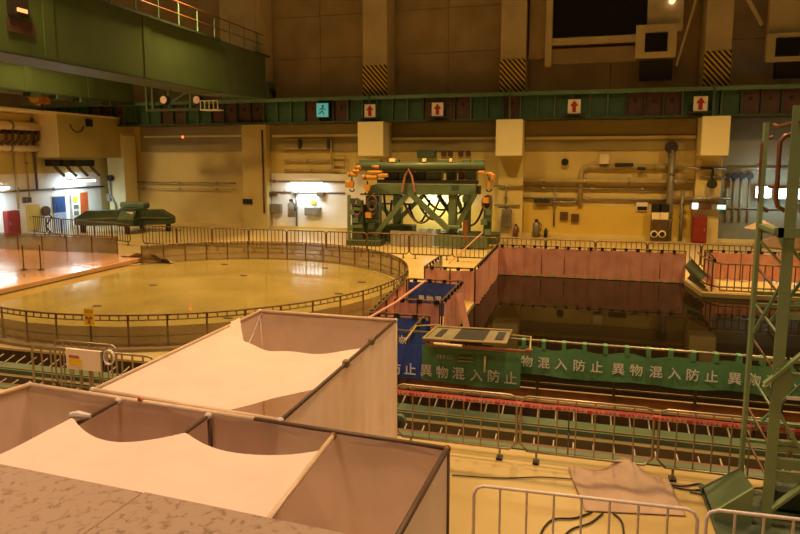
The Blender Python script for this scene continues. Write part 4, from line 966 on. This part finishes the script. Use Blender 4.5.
# ================================================================== NEAR HANDRAIL AND BANNERS
YH = 11.72
t = thing('pool_handrail', 'long steel handrail along the near pool edge', 'railing', (1, YH, 0))
MB().tube([(-3.4, YH, 1.1), (9, YH, 1.1)], .025, 8).build('top_rail', 'steel', t, smooth=True)
MB().tube([(-3.4, YH, .3), (9, YH, .3)], .02, 8).build('mid_rail', 'pipe_brown', t, smooth=True)
MB().tube([(-3.4, YH, .6), (9, YH, .6)], .02, 8).build('mid_rail', 'pipe_brown', t, smooth=True)
for k in range(10): x = -3.3 + 1.35 * k; MB().tube([(x, YH, 0), (x, YH, 1.1)], .025, 8).build('post', 'pipe_brown', t)
MB().box(-3.4, 9, YH + .04, YH + .06, .0, .16).build('toe_board', 'copper', t)
def banner(label, x0, x1, Y, ztop, zbot, m, txt, xs_, zc, size, sag=.03, nm='banner'):
    t = thing(nm, label, 'banner', ((x0 + x1) / 2, Y, zbot(.5)))
    L = x1 - x0
    def yy(x, v): return Y - .02 + .025 * math.sin(x * 5.1) * (1 - v) + .012 * math.sin(x * 13 + 1)
    def fn(u, v):
        x = x0 + L * u; return (x, yy(x, v), zbot(u) + (ztop(u) - zbot(u)) * v)
    MB().grid(fn, int(L * 12), 8).build('fabric', m, t, smooth=True)
    for ch, cx, cz in zip(txt, xs_, zc):
        lt = MB(); text_mb(lt, ch, (cx - size * .5, Y - .065, cz - size * .38), (1, 0, 0), (0, 0, 1), size); lt.build('letter', 'letter', t)
    return t
def X_at(px, py, Y): return W(px, py, Y).x
# first banner: blue end then green
Yb1 = 11.35
bz = lambda px, py: W(px, py, Yb1)
c1 = '防止異物混入防止'; p1 = [(402.5, 367), (411, 368), (427, 369), (443, 371), (459, 372), (477, 374), (494, 375), (511, 377)]
xL, xM, xR = X_at(392, 350, Yb1), X_at(422, 350, Yb1), X_at(521, 350, Yb1)
lerp = lambda a, b, s: a + (b - a) * s
zt0, zt1, zt2 = bz(392, 343).z, bz(422, 344).z, bz(521, 351).z
zb0, zb1, zb2 = bz(392, 376).z, bz(422, 379).z, bz(521, 389).z
tb = banner('blue banner with pale lettering at the near left pool corner', xL, xM, Yb1, lambda u: lerp(zt0, zt1, u), lambda u: lerp(zb0, zb1, u), 'blue', '防止', [bz(396, 367).x, bz(411, 368).x], [bz(396, 367).z, bz(411, 368).z], .245)
pp = [bz(*p) for p in p1[2:]]
tg = banner('dark green banner with pale lettering hanging left of the long banner', xM + .01, xR, Yb1, lambda u: lerp(zt1, zt2, u), lambda u: lerp(zb1, zb2, u) - .03 * math.sin(u * 3.1), 'bannergreen', c1[2:], [p.x for p in pp], [p.z for p in pp], .245)
lg = MB(); q = bz(437, 357)
for i, ch in enumerate('TEPCO'): text_mb(lg, ch, (q.x + i * .062, Yb1 - .065, q.z), (1, 0, 0), (0, 0, 1), .1)
lg.build('small_lettering', 'letter', tg)['kind'] = 'stuff'
q = bz(466, 356); MB().box(q.x - .12, q.x + .14, Yb1 - .08, Yb1 - .06, q.z - .02, q.z).build('ribbon', 'pipe_cream', tg); MB().box(q.x - .14, q.x + .14, Yb1 - .08, Yb1 - .06, q.z - .09, q.z - .07).build('ribbon', 'pipe_cream', tg)
# second, long banner
Yb2 = 11.62; W2 = lambda px, py: W(px, py, Yb2)
xs2 = [527, 544, 561, 579, 596.5, 618, 636, 655.5, 674, 692, 711, 734, 753, 772, 791, 811, 831]
txt2 = '物混入防止異物混入防止異物混入防止'
ys2 = [364 + (x - 527) * .055 for x in xs2]
pp = [W2(x, y) for x, y in zip(xs2, ys2)]
zz = sum(p.z for p in pp) / len(pp)
A2 = W2(518, 349); B2 = W2(850, 362)
tl = banner('long green banner with pale lettering along the near pool edge', A2.x, B2.x, Yb2, lambda u: 1.0 + .03 * math.sin(u * 40), lambda u: W2(640, 384).z + .02 * math.sin(u * 21), 'bannergreen', txt2, [p.x for p in pp], [zz] * len(pp), .225)
x = A2.x + .1
while x < B2.x:
    MB().box(x - .035, x + .035, Yb2 - .03, Yb2 + .13, .98, 1.13).build('tie_tab', 'bannergreen', tl); x += .36
# scaffold shelf resting on the corner rails
def shelf():
    Z = 1.12
    t = thing('instrument_shelf', 'beige metal frame shelf with dark openings resting on the banner rails', 'shelf', G(470, 340, Z))
    Pq = [G(423, 341, Z), G(437, 329, Z), G(512, 333, Z), G(506, 346, Z)]
    def pt(u, v): return Pq[0].lerp(Pq[3], u).lerp(Pq[1].lerp(Pq[2], u), v)
    for u0, u1, v0, v1, m, nm in ((0, .34, 0, 1, 'pipe_grey', 'panel'), (.34, .72, 0, 1, 'black', 'tray'), (.72, 1, 0, 1, 'pipe_grey', 'panel')):
        v = [pt(u0, v0), pt(u1, v0), pt(u1, v1), pt(u0, v1)]
        MB().add(v + [a + Vector((0, 0, .035)) for a in v], [(3, 2, 1, 0), (4, 5, 6, 7), (0, 1, 5, 4), (1, 2, 6, 5), (2, 3, 7, 6), (3, 0, 4, 7)]).build(nm, m, t)
    for u0, u1 in ((.1, .18), (.84, .94)):
        v = [pt(u0, .25), pt(u1, .25), pt(u1, .85), pt(u0, .85)]; MB().add([a + Vector((0, 0, .037)) for a in v] + [a + Vector((0, 0, .045)) for a in v], [(0, 1, 2, 3), (4, 5, 6, 7), (0, 1, 5, 4), (2, 3, 7, 6)]).build('slot', 'black', t)
    u_ = Vector((0, 0, .05))
    MB().tube([pt(0, 0) + u_, pt(1, 0) + u_, pt(1, 1) + u_, pt(0, 1) + u_, pt(0, 0) + u_], .02, 6).build('frame', 'pipe_cream', t)
    MB().tube([G(500, 334, Z), G(531, 337, Z), G(530, 350, Z - .03)], .018, 6).build('outrigger', 'pipe_cream', t)
    MB().tube([G(405, 341, Z), G(416, 326, Z), G(440, 325, Z)], .018, 6).build('outrigger', 'pipe_cream', t)
    MB().bar(G(425, 344, Z - .06), G(530, 352, Z - .06), .06, .05).build('support_bar', 'copper', t)
    MB().tube([G(434, 343.5, Z), G(462, 346, Z)], .022, 6).build('lamp_tube', 'creamlit', t)
    q = W(485, 356, 11.25); MB().tube([q, q - Vector((0, 0, .3))], .02, 8).build('hanging_rod', 'creamlit', t)
    MB().cb(G(529, 351, Z - .03), .12, .08, .06).build('clamp', 'copper', t)
shelf()
# ================================================================== TRENCH RAILS
def beam(label, y0, y1, z0, z1, m, nm='rail_beam', x0=-15, x1=9):
    t = thing(nm, label, 'beam', ((x0 + x1) / 2, (y0 + y1) / 2, z0))
    x = x0
    L = 3.0
    while x < x1: MB().box(x, min(x + L - .02, x1), y0, y1, z0, z1).build('section', m, t); x += L
    return t
beam('wide green rail beam in the middle of the trench', 10.45, 10.85, -.5, -.02, 'green')
beam('tan steel beam just in front of the wide green beam', 10.3, 10.44, -.5, -.1, 'trenchtan')
beam('brownish orange beam at the near side of the trench', 9.62, 9.78, -.5, -.02, 'trenchbrown')
beam('narrow green beam on the near lip of the trench', 9.46, 9.6, -.5, .02, 'green')
beam('narrow rail against the far lip of the trench', 11.45, 11.58, -.5, .03, 'pipe_brown')
beam('thin yellowish cable rail on the wide green beam', 10.5, 10.54, -.02, .0, 'trenchtan')
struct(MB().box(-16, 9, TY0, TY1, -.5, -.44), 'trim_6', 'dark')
def rungs(label, y0, y1, z0, z1, step, group, rr=.014):
    t = thing('rung_track', label, 'track', (-3, (y0 + y1) / 2, z0))
    x = -14.5
    while x < 8: MB().tube([(x, y0, z0), (x, y1, z1)], rr, 6).build('rung', 'rungm', t); x += step
rungs('row of pale rungs in the near dark trench', 9.85, 10.25, -.22, -.14, .31, None)
rungs('row of pale rungs in the far dark trench', 10.95, 11.35, -.16, -.04, .31, None)
for py, nm in ((10.1, 'near'), (11.1, 'far')):
    t = thing('trench_cable', 'thin cable lying along the %s trench' % nm, 'cable', (-3, py, -.4))
    MB().tube([(-14 + k * .5, py + .08 * math.sin(k * .7), -.4) for k in range(44)], .02, 6).build('cable', 'pipe_grey', t)
t = thing('green_winch', 'round green winch drum in the trench beside the rear tent', 'winch', W(402, 421, 10.2))
c = W(399, 421, 10.0); MB().cyl(c, .12, .1, 18, 'Y').build('drum', 'green', t); MB().cyl(c - Vector((0, .06, 0)), .05, .04, 12, 'Y').build('hub', 'green_dark', t)
# ================================================================== CLOTH ENCLOSURES
ZT = 2.2
def sheet(nm, m, par, fn, nu, nv, solid=0): return MB().grid(fn, nu, nv).build(nm, m, par, smooth=True)
def tube_part(nm, m, par, pts, r=.024): return MB().tube(pts, r, 10).build(nm, m, par, smooth=True)
def V3(p, z=None): return Vector((p[0], p[1], ZT if z is None else z))
# rear enclosure
xl, xr, yb, yf = -4.44, -2.37, 8.31, 4.97
tA = thing('cloth_enclosure', 'rear open topped pale pink cloth enclosure on a tube frame', 'tent', ((xl + xr) / 2, (yb + yf) / 2, 0))
YL, YR = 4.93, 4.74
BL, BR, FR_, FL = V3((xl, yb)), V3((xr, yb)), V3((xr, YR)), V3((xl, YL))
tube_part('pipe', 'beige_pipe', tA, [BL, BR]); tube_part('pipe', 'dark_pipe', tA, [BR, FR_], .02); tube_part('pipe', 'beige_pipe', tA, [FR_, FL]); tube_part('pipe', 'beige_pipe', tA, [FL, BL], .02)
for c in (BL, BR, FR_, FL):
    tube_part('post', 'beige_pipe', tA, [Vector((c.x, c.y, 0)), c]); MB().cb(c, .055, .055, .055).build('joint', 'white_pipe', tA, bevel=.015)
for s in (.30, .55): q = BR.lerp(FR_, s); MB().cb(q, .06, .09, .07).build('clamp', 'steel', tA)
def wall_fn(a, b, amp, seed, out):
    a = Vector(a); b = Vector(b); L = (b - a).length
    def fn(u, v):
        s = u * L; p = a.lerp(b, u); z = .02 + (ZT - .02) * v
        wv = amp * (math.sin(s * 5 + seed) + .5 * math.sin(s * 11 + seed * 2 + v) + .35 * math.sin(s * 23 + 2 * v)) * (1.1 - .75 * v)
        return Vector((p.x + out[0] * wv, p.y + out[1] * wv, z))
    return fn
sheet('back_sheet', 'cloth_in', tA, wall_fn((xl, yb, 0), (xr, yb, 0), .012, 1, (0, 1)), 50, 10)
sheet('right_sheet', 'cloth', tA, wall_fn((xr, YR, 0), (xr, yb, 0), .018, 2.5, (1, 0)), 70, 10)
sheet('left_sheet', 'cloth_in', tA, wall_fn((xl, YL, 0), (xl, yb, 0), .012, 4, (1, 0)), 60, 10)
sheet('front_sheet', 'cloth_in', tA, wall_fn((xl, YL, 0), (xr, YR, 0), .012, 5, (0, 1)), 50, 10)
_bk = [G(a_, b_, ZT - .03).y for a_, b_ in ((222, 322), (250, 338), (280, 344), (320, 347), (358, 349))]; _bu = [0, .2, .42, .7, 1.0]
def bkA(u):
    for i in range(4):
        if u <= _bu[i + 1] + 1e-9:
            s_ = (u - _bu[i]) / (_bu[i + 1] - _bu[i]); return _bk[i] + (_bk[i + 1] - _bk[i]) * s_
def roofA(u, v):     # u left->right, v front->back; slack cloth lashed to the side tubes
    x = lerp(xl + .02, xr - .03, u)
    back = bkA(u)
    front = lerp(YL, YR, u) + .03 + .95 * max(0, (u - .15) / .85) ** 1.6
    y = lerp(front, back, v)
    sag = .16 * math.sin(math.pi * u) ** .8 * (.55 + .45 * math.sin(math.pi * v)) + .10 * (1 - v) ** 2 * math.sin(math.pi * min(1, u * 1.05)) + .05 * v ** 6 * math.sin(math.pi * u)
    wr = .02 * math.sin(y * 8 + 3 * u + 1.5 * math.sin(x * 3)) * math.sin(math.pi * u) + .014 * math.sin(x * 8 - y * 6 + math.sin(y * 4)) * math.sin(math.pi * u)
    edge = -.05 * (1 - v) * max(0, u - .8) * 5
    return (x, y, ZT - .01 - sag + wr + edge + (.06 * (1 - u / .1) if u < .1 and v > .9 else 0))
sheet('roof_sheet', 'cloth', tA, roofA, 50, 60)
MB().tube([BL + Vector((.03, -.02, -.02)), BL + Vector((.05, -.3, -.25)), BL + Vector((.35, -1.0, -.2))], .007, 5).build('cord', 'white_pipe', tA)
MB().tube([BL + Vector((.02 + .035 * math.cos(k), -.05, -.12 + .035 * math.sin(k))) for k in range(8)], .006, 5).build('knot', 'white_pipe', tA)
# front enclosure
xl2, xr2, yb2, yf2 = -6.6, -.9, 4.66, 2.95
tB = thing('cloth_enclosure', 'front pale pink cloth enclosure at the lower left, nearest the camera', 'tent', (-3.4, 3.8, 0))
K = V3(G(30, 385, ZT)); KR = V3(G(447, 449, ZT)); KF = V3(G(398, 536, ZT)); KL = V3(G(-60, 411, ZT))
KF = KR + (KF - KR).normalized() * 1.9; KR2 = KF
C1, C1b = V3(G(118, 401, ZT)), V3(G(76, 419, ZT)); C1b = C1 + ((C1b - C1).normalized() + Vector((0, 0, -.1))) * 1.7
Mid = V3(G(208, 416, ZT)); Mb = Mid + Vector((-.1, -1, -.10)) * 1.7
C3 = V3(G(333, 436, ZT)); C3b = V3(G(272, 515, ZT)); C3b = C3 + (C3b - C3).normalized() * 1.9
B1 = K.lerp(KR, .60)
tube_part('pipe', 'beige_pipe', tB, [K, B1], .026); tube_part('pipe', 'dark_pipe', tB, [B1, KR], .022); tube_part('pipe', 'beige_pipe', tB, [KL, K], .026)
tube_part('pipe', 'dark_pipe', tB, [KR, KR2], .022)
tube_part('crossbar', 'dark_pipe', tB, [C1, C1b], .02); tube_part('crossbar', 'dark_pipe', tB, [Mid, Mb], .018); tube_part('crossbar', 'beige_pipe', tB, [C3, C3b], .02)
for c in (K, KR, Mid): tube_part('post', 'dark_pipe', tB, [Vector((c.x, c.y + .02, 0)), c + Vector((0, .02, 0))], .02)
for c, m in ((K, 'white_pipe'), (KR, 'copper'), (C3, 'copper'), (C1, 'white_pipe'), (Mid, 'white_pipe')): MB().cb(c, .055, .055, .055).build('joint', m, tB, bevel=.015)
q = K.lerp(KR, .315)
MB().tube([q + Vector((.04 * math.sin(k * 1.7), -.02 + .01 * k, .04 - .02 * k)) for k in range(6)], .018, 6).build('tape_knot', 'tubered', tB)
q = V3(G(74, 419, ZT)); MB().tube([q + Vector((-.05, .02, .02)), q + Vector((.02, .03, .03)), q + Vector((.12, .06, .015))], [.028, .036, .02], 8).build('tape_knot', 'white_pipe', tB)
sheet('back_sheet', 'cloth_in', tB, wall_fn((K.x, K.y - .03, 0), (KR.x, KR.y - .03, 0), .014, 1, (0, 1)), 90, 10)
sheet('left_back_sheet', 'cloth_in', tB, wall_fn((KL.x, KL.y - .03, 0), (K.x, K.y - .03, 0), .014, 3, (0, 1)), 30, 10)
sheet('right_sheet', 'cloth', tB, wall_fn((KR.x, KR.y, 0), (KR2.x, KR2.y, 0), .012, 6, (1, 0)), 40, 10)
0 and sheet('inner_sheet', 'cloth_in', tB, wall_fn((C3b.x - .02, C3b.y, 0), (C3.x - .02, C3.y - .05, 0), .012, 2, (1, 0)), 30, 10)
# roof cloth pinned at points along its back edge
pins = [G(-75, 490, ZT + .02), G(73, 418, ZT + .02), G(186, 432, ZT + .02), G(324, 450, ZT)]
US = [0, .42, .68, 1.0]
def edge_back(u):
    for i in range(3):
        if u <= US[i + 1] + 1e-9:
            s = (u - US[i]) / (US[i + 1] - US[i]); p = pins[i].lerp(pins[i + 1], s)
            dip = (0.03, .19, .15)[i] * 4 * s * (1 - s)
            return p, dip, s
def roofB(u, v):
    p, dip, s = edge_back(u)
    f = Vector((lerp(-4.6, C3b.x + .02, u), 2.75, ZT - .02))
    p = Vector(p); y = p.y - dip
    k = 1 - v
    x = lerp(f.x, p.x, v); yy = lerp(f.y, y, v)
    z = ZT + .03 - .02 * u - .03 * math.sin(math.pi * min(1, u)) * (1 - v ** 3) - dip * .3 * v
    z += .012 * math.sin(x * 7 + yy * 4 + math.sin(yy * 5)) * (1 - v * .6)
    if u > .97: z += .0
    return (x, yy, z)
sheet('roof_sheet', 'cloth', tB, roofB, 84, 40)
# foreground board
a = G(0, 464, 3.0); b = G(345, 534, 3.0); d = (b - a).normalized(); s0 = a - d * 1.6; sm = G(145, 492, 3.0); e0 = b + d * .6
t = thing('speckled_board', 'speckled brown board on the parapet in the lower left corner', 'board', ((a.x + b.x) / 2, 1.6, 2.5))
n_ = Vector((-d.y, d.x, 0))
if n_.y > 0: n_ = -n_
def slab(p, q, sh):
    v = [p, q, q + n_ * 1.1, p + n_ * 1.1]
    return MB().prismz([(c.x, c.y) for c in v], 2.96, 3.0 + sh)
slab(s0, sm - d * .004, 0).build('board_section', 'slab', t, bevel=.006); slab(sm, e0, .004).build('board_section', 'slab', t, bevel=.006)
v = [s0 + n_ * .05, e0 + n_ * .05 - d * .05, e0 + n_ * 1.05 - d * .05, s0 + n_ * 1.05]
MB().prismz([(c.x, c.y) for c in v], 2.0, 2.96).build('support', 'column', t)

# ================================================================== GREEN TOWER
def tower():
    t = thing('steel_tower', 'tall green steel lattice tower at the right edge', 'tower', (2.6, 8.4, 0))
    Yn, Yf = 8.1, 8.8
    def ln(nm, p, q, Y0, Y1, w_, m='tower', h=None, name2=None): return MB().bar(W(p[0], p[1], Y0), W(q[0], q[1], Y1), w_, h or w_).build(nm, m, t)
    a = W(756, 534, Yn); MB().box(2.26, 2.38, Yn, Yn + .02, .0, 5.0).build('post', 'tower', t)
    MB().box(2.36, 2.38, Yn + .02, Yn + .12, .0, 5.0).build('post_flange', 'tower', t)
    MB().box(2.155, 2.2, Yf - .05, Yf + .05, .0, 4.85).build('post', 'tower', t)
    MB().box(3.2, 3.36, Yn, Yn + .1, 0, 5).build('post', 'tower', t); MB().box(3.2, 3.3, Yf, Yf + .1, 0, 5).build('post', 'tower', t)
    # beams across (near face)
    for z, h in ((.62, .10), (1.0, .05)): MB().box(2.36, 3.3, Yn + .02, Yn + .1, z, z + h).build('crossbeam', 'tower', t)
    for y, h, nm in ((466, .12, 0), (445, .05, 0), (376, .05, 0), (317, .07, 0), (304, .03, 0), (236, .05, 0)):
        z = W(790, y, Yn).z; MB().box(2.36, 3.3, Yn + .02, Yn + .09, z - h / 2, z + h / 2).build('crossbeam', 'tower', t)
        MB().box(2.2, 3.25, Yf - .03, Yf + .03, z - .04, z).build('crossbeam', 'tower', t)
        MB().box(3.22, 3.3, Yn, Yf, z - .05, z).build('crossbeam', 'tower', t)
    z = W(775, 232, Yn).z
    MB().prismz([(2.16, Yn), (2.26, Yn), (2.26, Yf), (2.16, Yf)], z - .02, z + .03).build('side_beam', 'tower', t)
    MB().box(2.2, 3.3, Yn - .02, Yn - .005, z - .06, z + .05).build('deck_plate', 'tower', t)
    MB().prism([(2.16, z + .05), (2.26, z + .05), (2.26, z - .2)], Yn - .02, Yn - .005).build('deck_gusset', 'tower', t)
    # braces
    for p, q, Y, w_, m in (((764, 384), (826, 335), Yn, .08, 'tower'), ((764, 386), (812, 470), Yn + .04, .09, 'tower'), ((766, 330), (812, 388), Yf, .07, 'green_dark'),
                           ((770, 322), (826, 250), Yf - .05, .035, 'green_light'), ((754, 428), (806, 380), Yf, .03, 'green_light'),
                           ((772, 508), (830, 466), Yn, .1, 'tower'), ((763, 470), (796, 512), Yf - .1, .07, 'green_dark'), ((783, 240), (815, 275), Yn + .05, .08, 'tower'),
                           ((796, 205), (826, 240), Yf, .05, 'greybox')):
        ln('brace', p, q, Y, Y, w_, m, .03 if w_ > .05 else None)
    # side rungs between the posts
    for z in (.75, 1.15, 1.6, 2.05, 2.5, 2.95, 3.3):
        MB().bar((2.29, Yn + .02, z - .1), (2.19, Yf, z + .12), .02).build('side_rung', 'trenchbrown' if int(z * 20) % 2 else 'tower', t)
    MB().bar((2.19, Yf, 2.2), (2.28, Yn + .05, 2.95), .03).build('side_brace', 'green_light', t)
    MB().prism([(2.27, 1.6), (2.38, 1.62), (2.5, 1.85), (2.44, 2.0), (2.3, 2.0), (2.27, 1.9)], Yn - .012, Yn).build('gusset', 'tower', t)
    MB().box(2.42, 2.9, Yn - .02, Yn - .01, 1.64, 1.68).build('label_strip', 'letter', t)
    # base plates and skirt
    MB().prismz([(1.72, 7.75), (3.5, 7.75), (3.5, 9.0), (1.72, 9.0)], 0, .03).build('base_plate', 'green_dark', t)
    A = G(706, 497, .0); B_ = W(737, 474, Yf); C_ = W(738, 503, Yf)
    MB().add([(1.72, 8.75, .03), (2.16, 8.75, .03), (2.16, 8.75, .42), (1.72, 8.75, .1), (1.72, 8.79, .03), (2.16, 8.79, .03), (2.16, 8.79, .42), (1.72, 8.79, .1)], [(0, 1, 2, 3), (7, 6, 5, 4), (0, 4, 5, 1), (1, 5, 6, 2), (2, 6, 7, 3), (3, 7, 4, 0)]).build('base_gusset', 'green_dark', t)
    MB().add([(1.74, 8.1, .03), (2.16, 8.1, .03), (2.16, 8.1, .5), (1.74, 8.1, .12), (1.74, 8.14, .03), (2.16, 8.14, .03), (2.16, 8.14, .5), (1.74, 8.14, .12)], [(0, 1, 2, 3), (7, 6, 5, 4), (0, 4, 5, 1), (1, 5, 6, 2), (2, 6, 7, 3), (3, 7, 4, 0)]).build('base_gusset', 'tower', t)
    MB().add([(1.74, 8.12, .12), (2.16, 8.12, .5), (2.16, 8.78, .42), (1.74, 8.78, .1), (1.74, 8.12, .10), (2.16, 8.12, .47), (2.16, 8.78, .39), (1.74, 8.78, .08)], [(0, 1, 2, 3), (7, 6, 5, 4), (0, 4, 5, 1), (1, 5, 6, 2), (2, 6, 7, 3), (3, 7, 4, 0)]).build('skirt', 'green', t)
    MB().box(2.5, 3.0, 8.5, 8.9, .03, .35).build('gearbox', 'green_dark', t, bevel=.05)
    # hooped handrails at the top
    for Y, p in ((Yf, [(773, 137), (766, 139), (762.5, 145), (759.5, 200), (762, 208), (768, 211)]), (Yn + .1, [(793, 134), (785, 136), (780, 142), (776, 199), (778, 207), (785, 211)])):
        MB().tube([W(a_, b_, Y) for a_, b_ in p], .026, 8).build('hoop', 'copper', t, smooth=True)
    MB().tube([W(774, 125, Yf), W(778, 126.5, Yf - .2), W(800, 121.5, Yn), W(830, 116, Yn)], .024, 8).build('top_handrail', 'copper', t)
    MB().tube([W(768, 186.5, Yf), W(830, 187.5, Yf)], .022, 8).build('handrail', 'copper', t)
    MB().prismz([(2.2, Yn), (3.4, Yn), (3.4, Yf), (2.2, Yf)], W(785, 232, Yn).z - .06, W(785, 232, Yn).z - .02).build('deck', 'tower', t)
    return t
tower()
# small parasol-like canopy and block seen behind the tower
c = W(762, 226, 30)
t = thing('canopy', 'small pinkish pointed canopy on the floor left of the tower', 'canopy', (c.x, 30, 0))
MB().tube([(c.x, 30, c.z + .25), (c.x, 30, c.z - .1)], [.05, .7], 8).build('cover', 'tarp', t); MB().tube([(c.x, 30, 0), (c.x, 30, c.z)], .05).build('pole', 'dark', t)
c = G(735, 243); mb = MB()
mb.grid(lambda u, v: (c.x + .3 + 4.5 * u, 35.2 + .3 * math.sin(u * 12), .02 + (1.15 * math.sin(math.pi * (.12 + .5 * u)) ** 1.5) * v), 30, 6)
o = mb.build('covered_stack', 'tarp', smooth=True, solid=.03); tag(o, 'large brown sheet draped over a stack in the dim right corner', 'sheet')
c = G(796, 484)
b = MB(); b.grid(lambda u, v: (c.x + .24 * math.cos(6.2832 * u) * math.sin(math.pi * (.5 + v * .5)) * (1 + .1 * math.sin(9 * u)), c.y + .2 * math.sin(6.2832 * u) * math.sin(math.pi * (.5 + v * .5)), .02 + .34 * v), 20, 8)
o = b.build('sack', 'cloth_in', smooth=True); tag(o, 'pale crumpled sack on the floor behind the tower foot at the right edge', 'sack')
# ================================================================== SHEET AND CABLES ON THE FLOOR
q00, q10, q11, q01 = G(585, 512), G(686, 517), G(668, 486), G(568, 470)
pk_ = G(630, 470)
def tarp_fn(u, v):
    p = q00.lerp(q10, u).lerp(q01.lerp(q11, u), v)
    bump = .12 * math.exp(-((u - .62) ** 2 / .03 + (v - 1.0) ** 2 / .10)) + .07 * math.exp(-((u - .9) ** 2 / .03 + (v - .75) ** 2 / .06)) + .05 * math.sin(u * 7 + v * 4) ** 2 * v
    return p + Vector((0, .25 * math.exp(-(u - .6) ** 2 / .05) * v ** 2, .02 + bump + .03 * (1 - abs(2 * u - 1)) * v))
o = MB().grid(tarp_fn, 40, 30).build('floor_sheet', 'tarp', smooth=True, solid=.008); tag(o, 'brown grey sheet draped over a lump on the yellow floor behind the white barrier', 'sheet')
def cable(label, pts, r=.012):
    P = [G(a, b, .02) for a, b in pts]; Q = []
    for i in range(len(P) - 1):
        p0, p1, p2, p3 = P[max(i - 1, 0)], P[i], P[i + 1], P[min(i + 2, len(P) - 1)]
        for k in range(6):
            s = k / 6; Q.append(.5 * ((2 * p1) + (p2 - p0) * s + (2 * p0 - 5 * p1 + 4 * p2 - p3) * s * s + (3 * p1 - p0 - 3 * p2 + p3) * s ** 3))
    Q.append(P[-1]); o = MB().tube(Q, r, 6).build('floor_cable', 'black', smooth=True); tag(o, label, 'cable')
cable('black cable curling left from the brown sheet', [(592, 512), (575, 518), (555, 519), (545, 526), (538, 540)])
cable('black cable running down left from the brown sheet', [(603, 513), (590, 523), (572, 529), (560, 540)])
cable('black cable curving down right from the brown sheet', [(613, 513), (622, 522), (624, 540)])
cable('thin black cable stretched from the front enclosure to the brown sheet', [(452, 475), (500, 478), (540, 477), (572, 479)], .009)
cable('black cable running right from the brown sheet to the tower foot', [(660, 483), (690, 490), (718, 488), (745, 492)])
cable('second black cable looping to the tower foot', [(656, 480), (680, 486), (700, 484), (712, 490), (735, 487)])
cable('third black cable lying behind the tower foot', [(690, 492), (715, 495), (752, 488), (800, 492)])
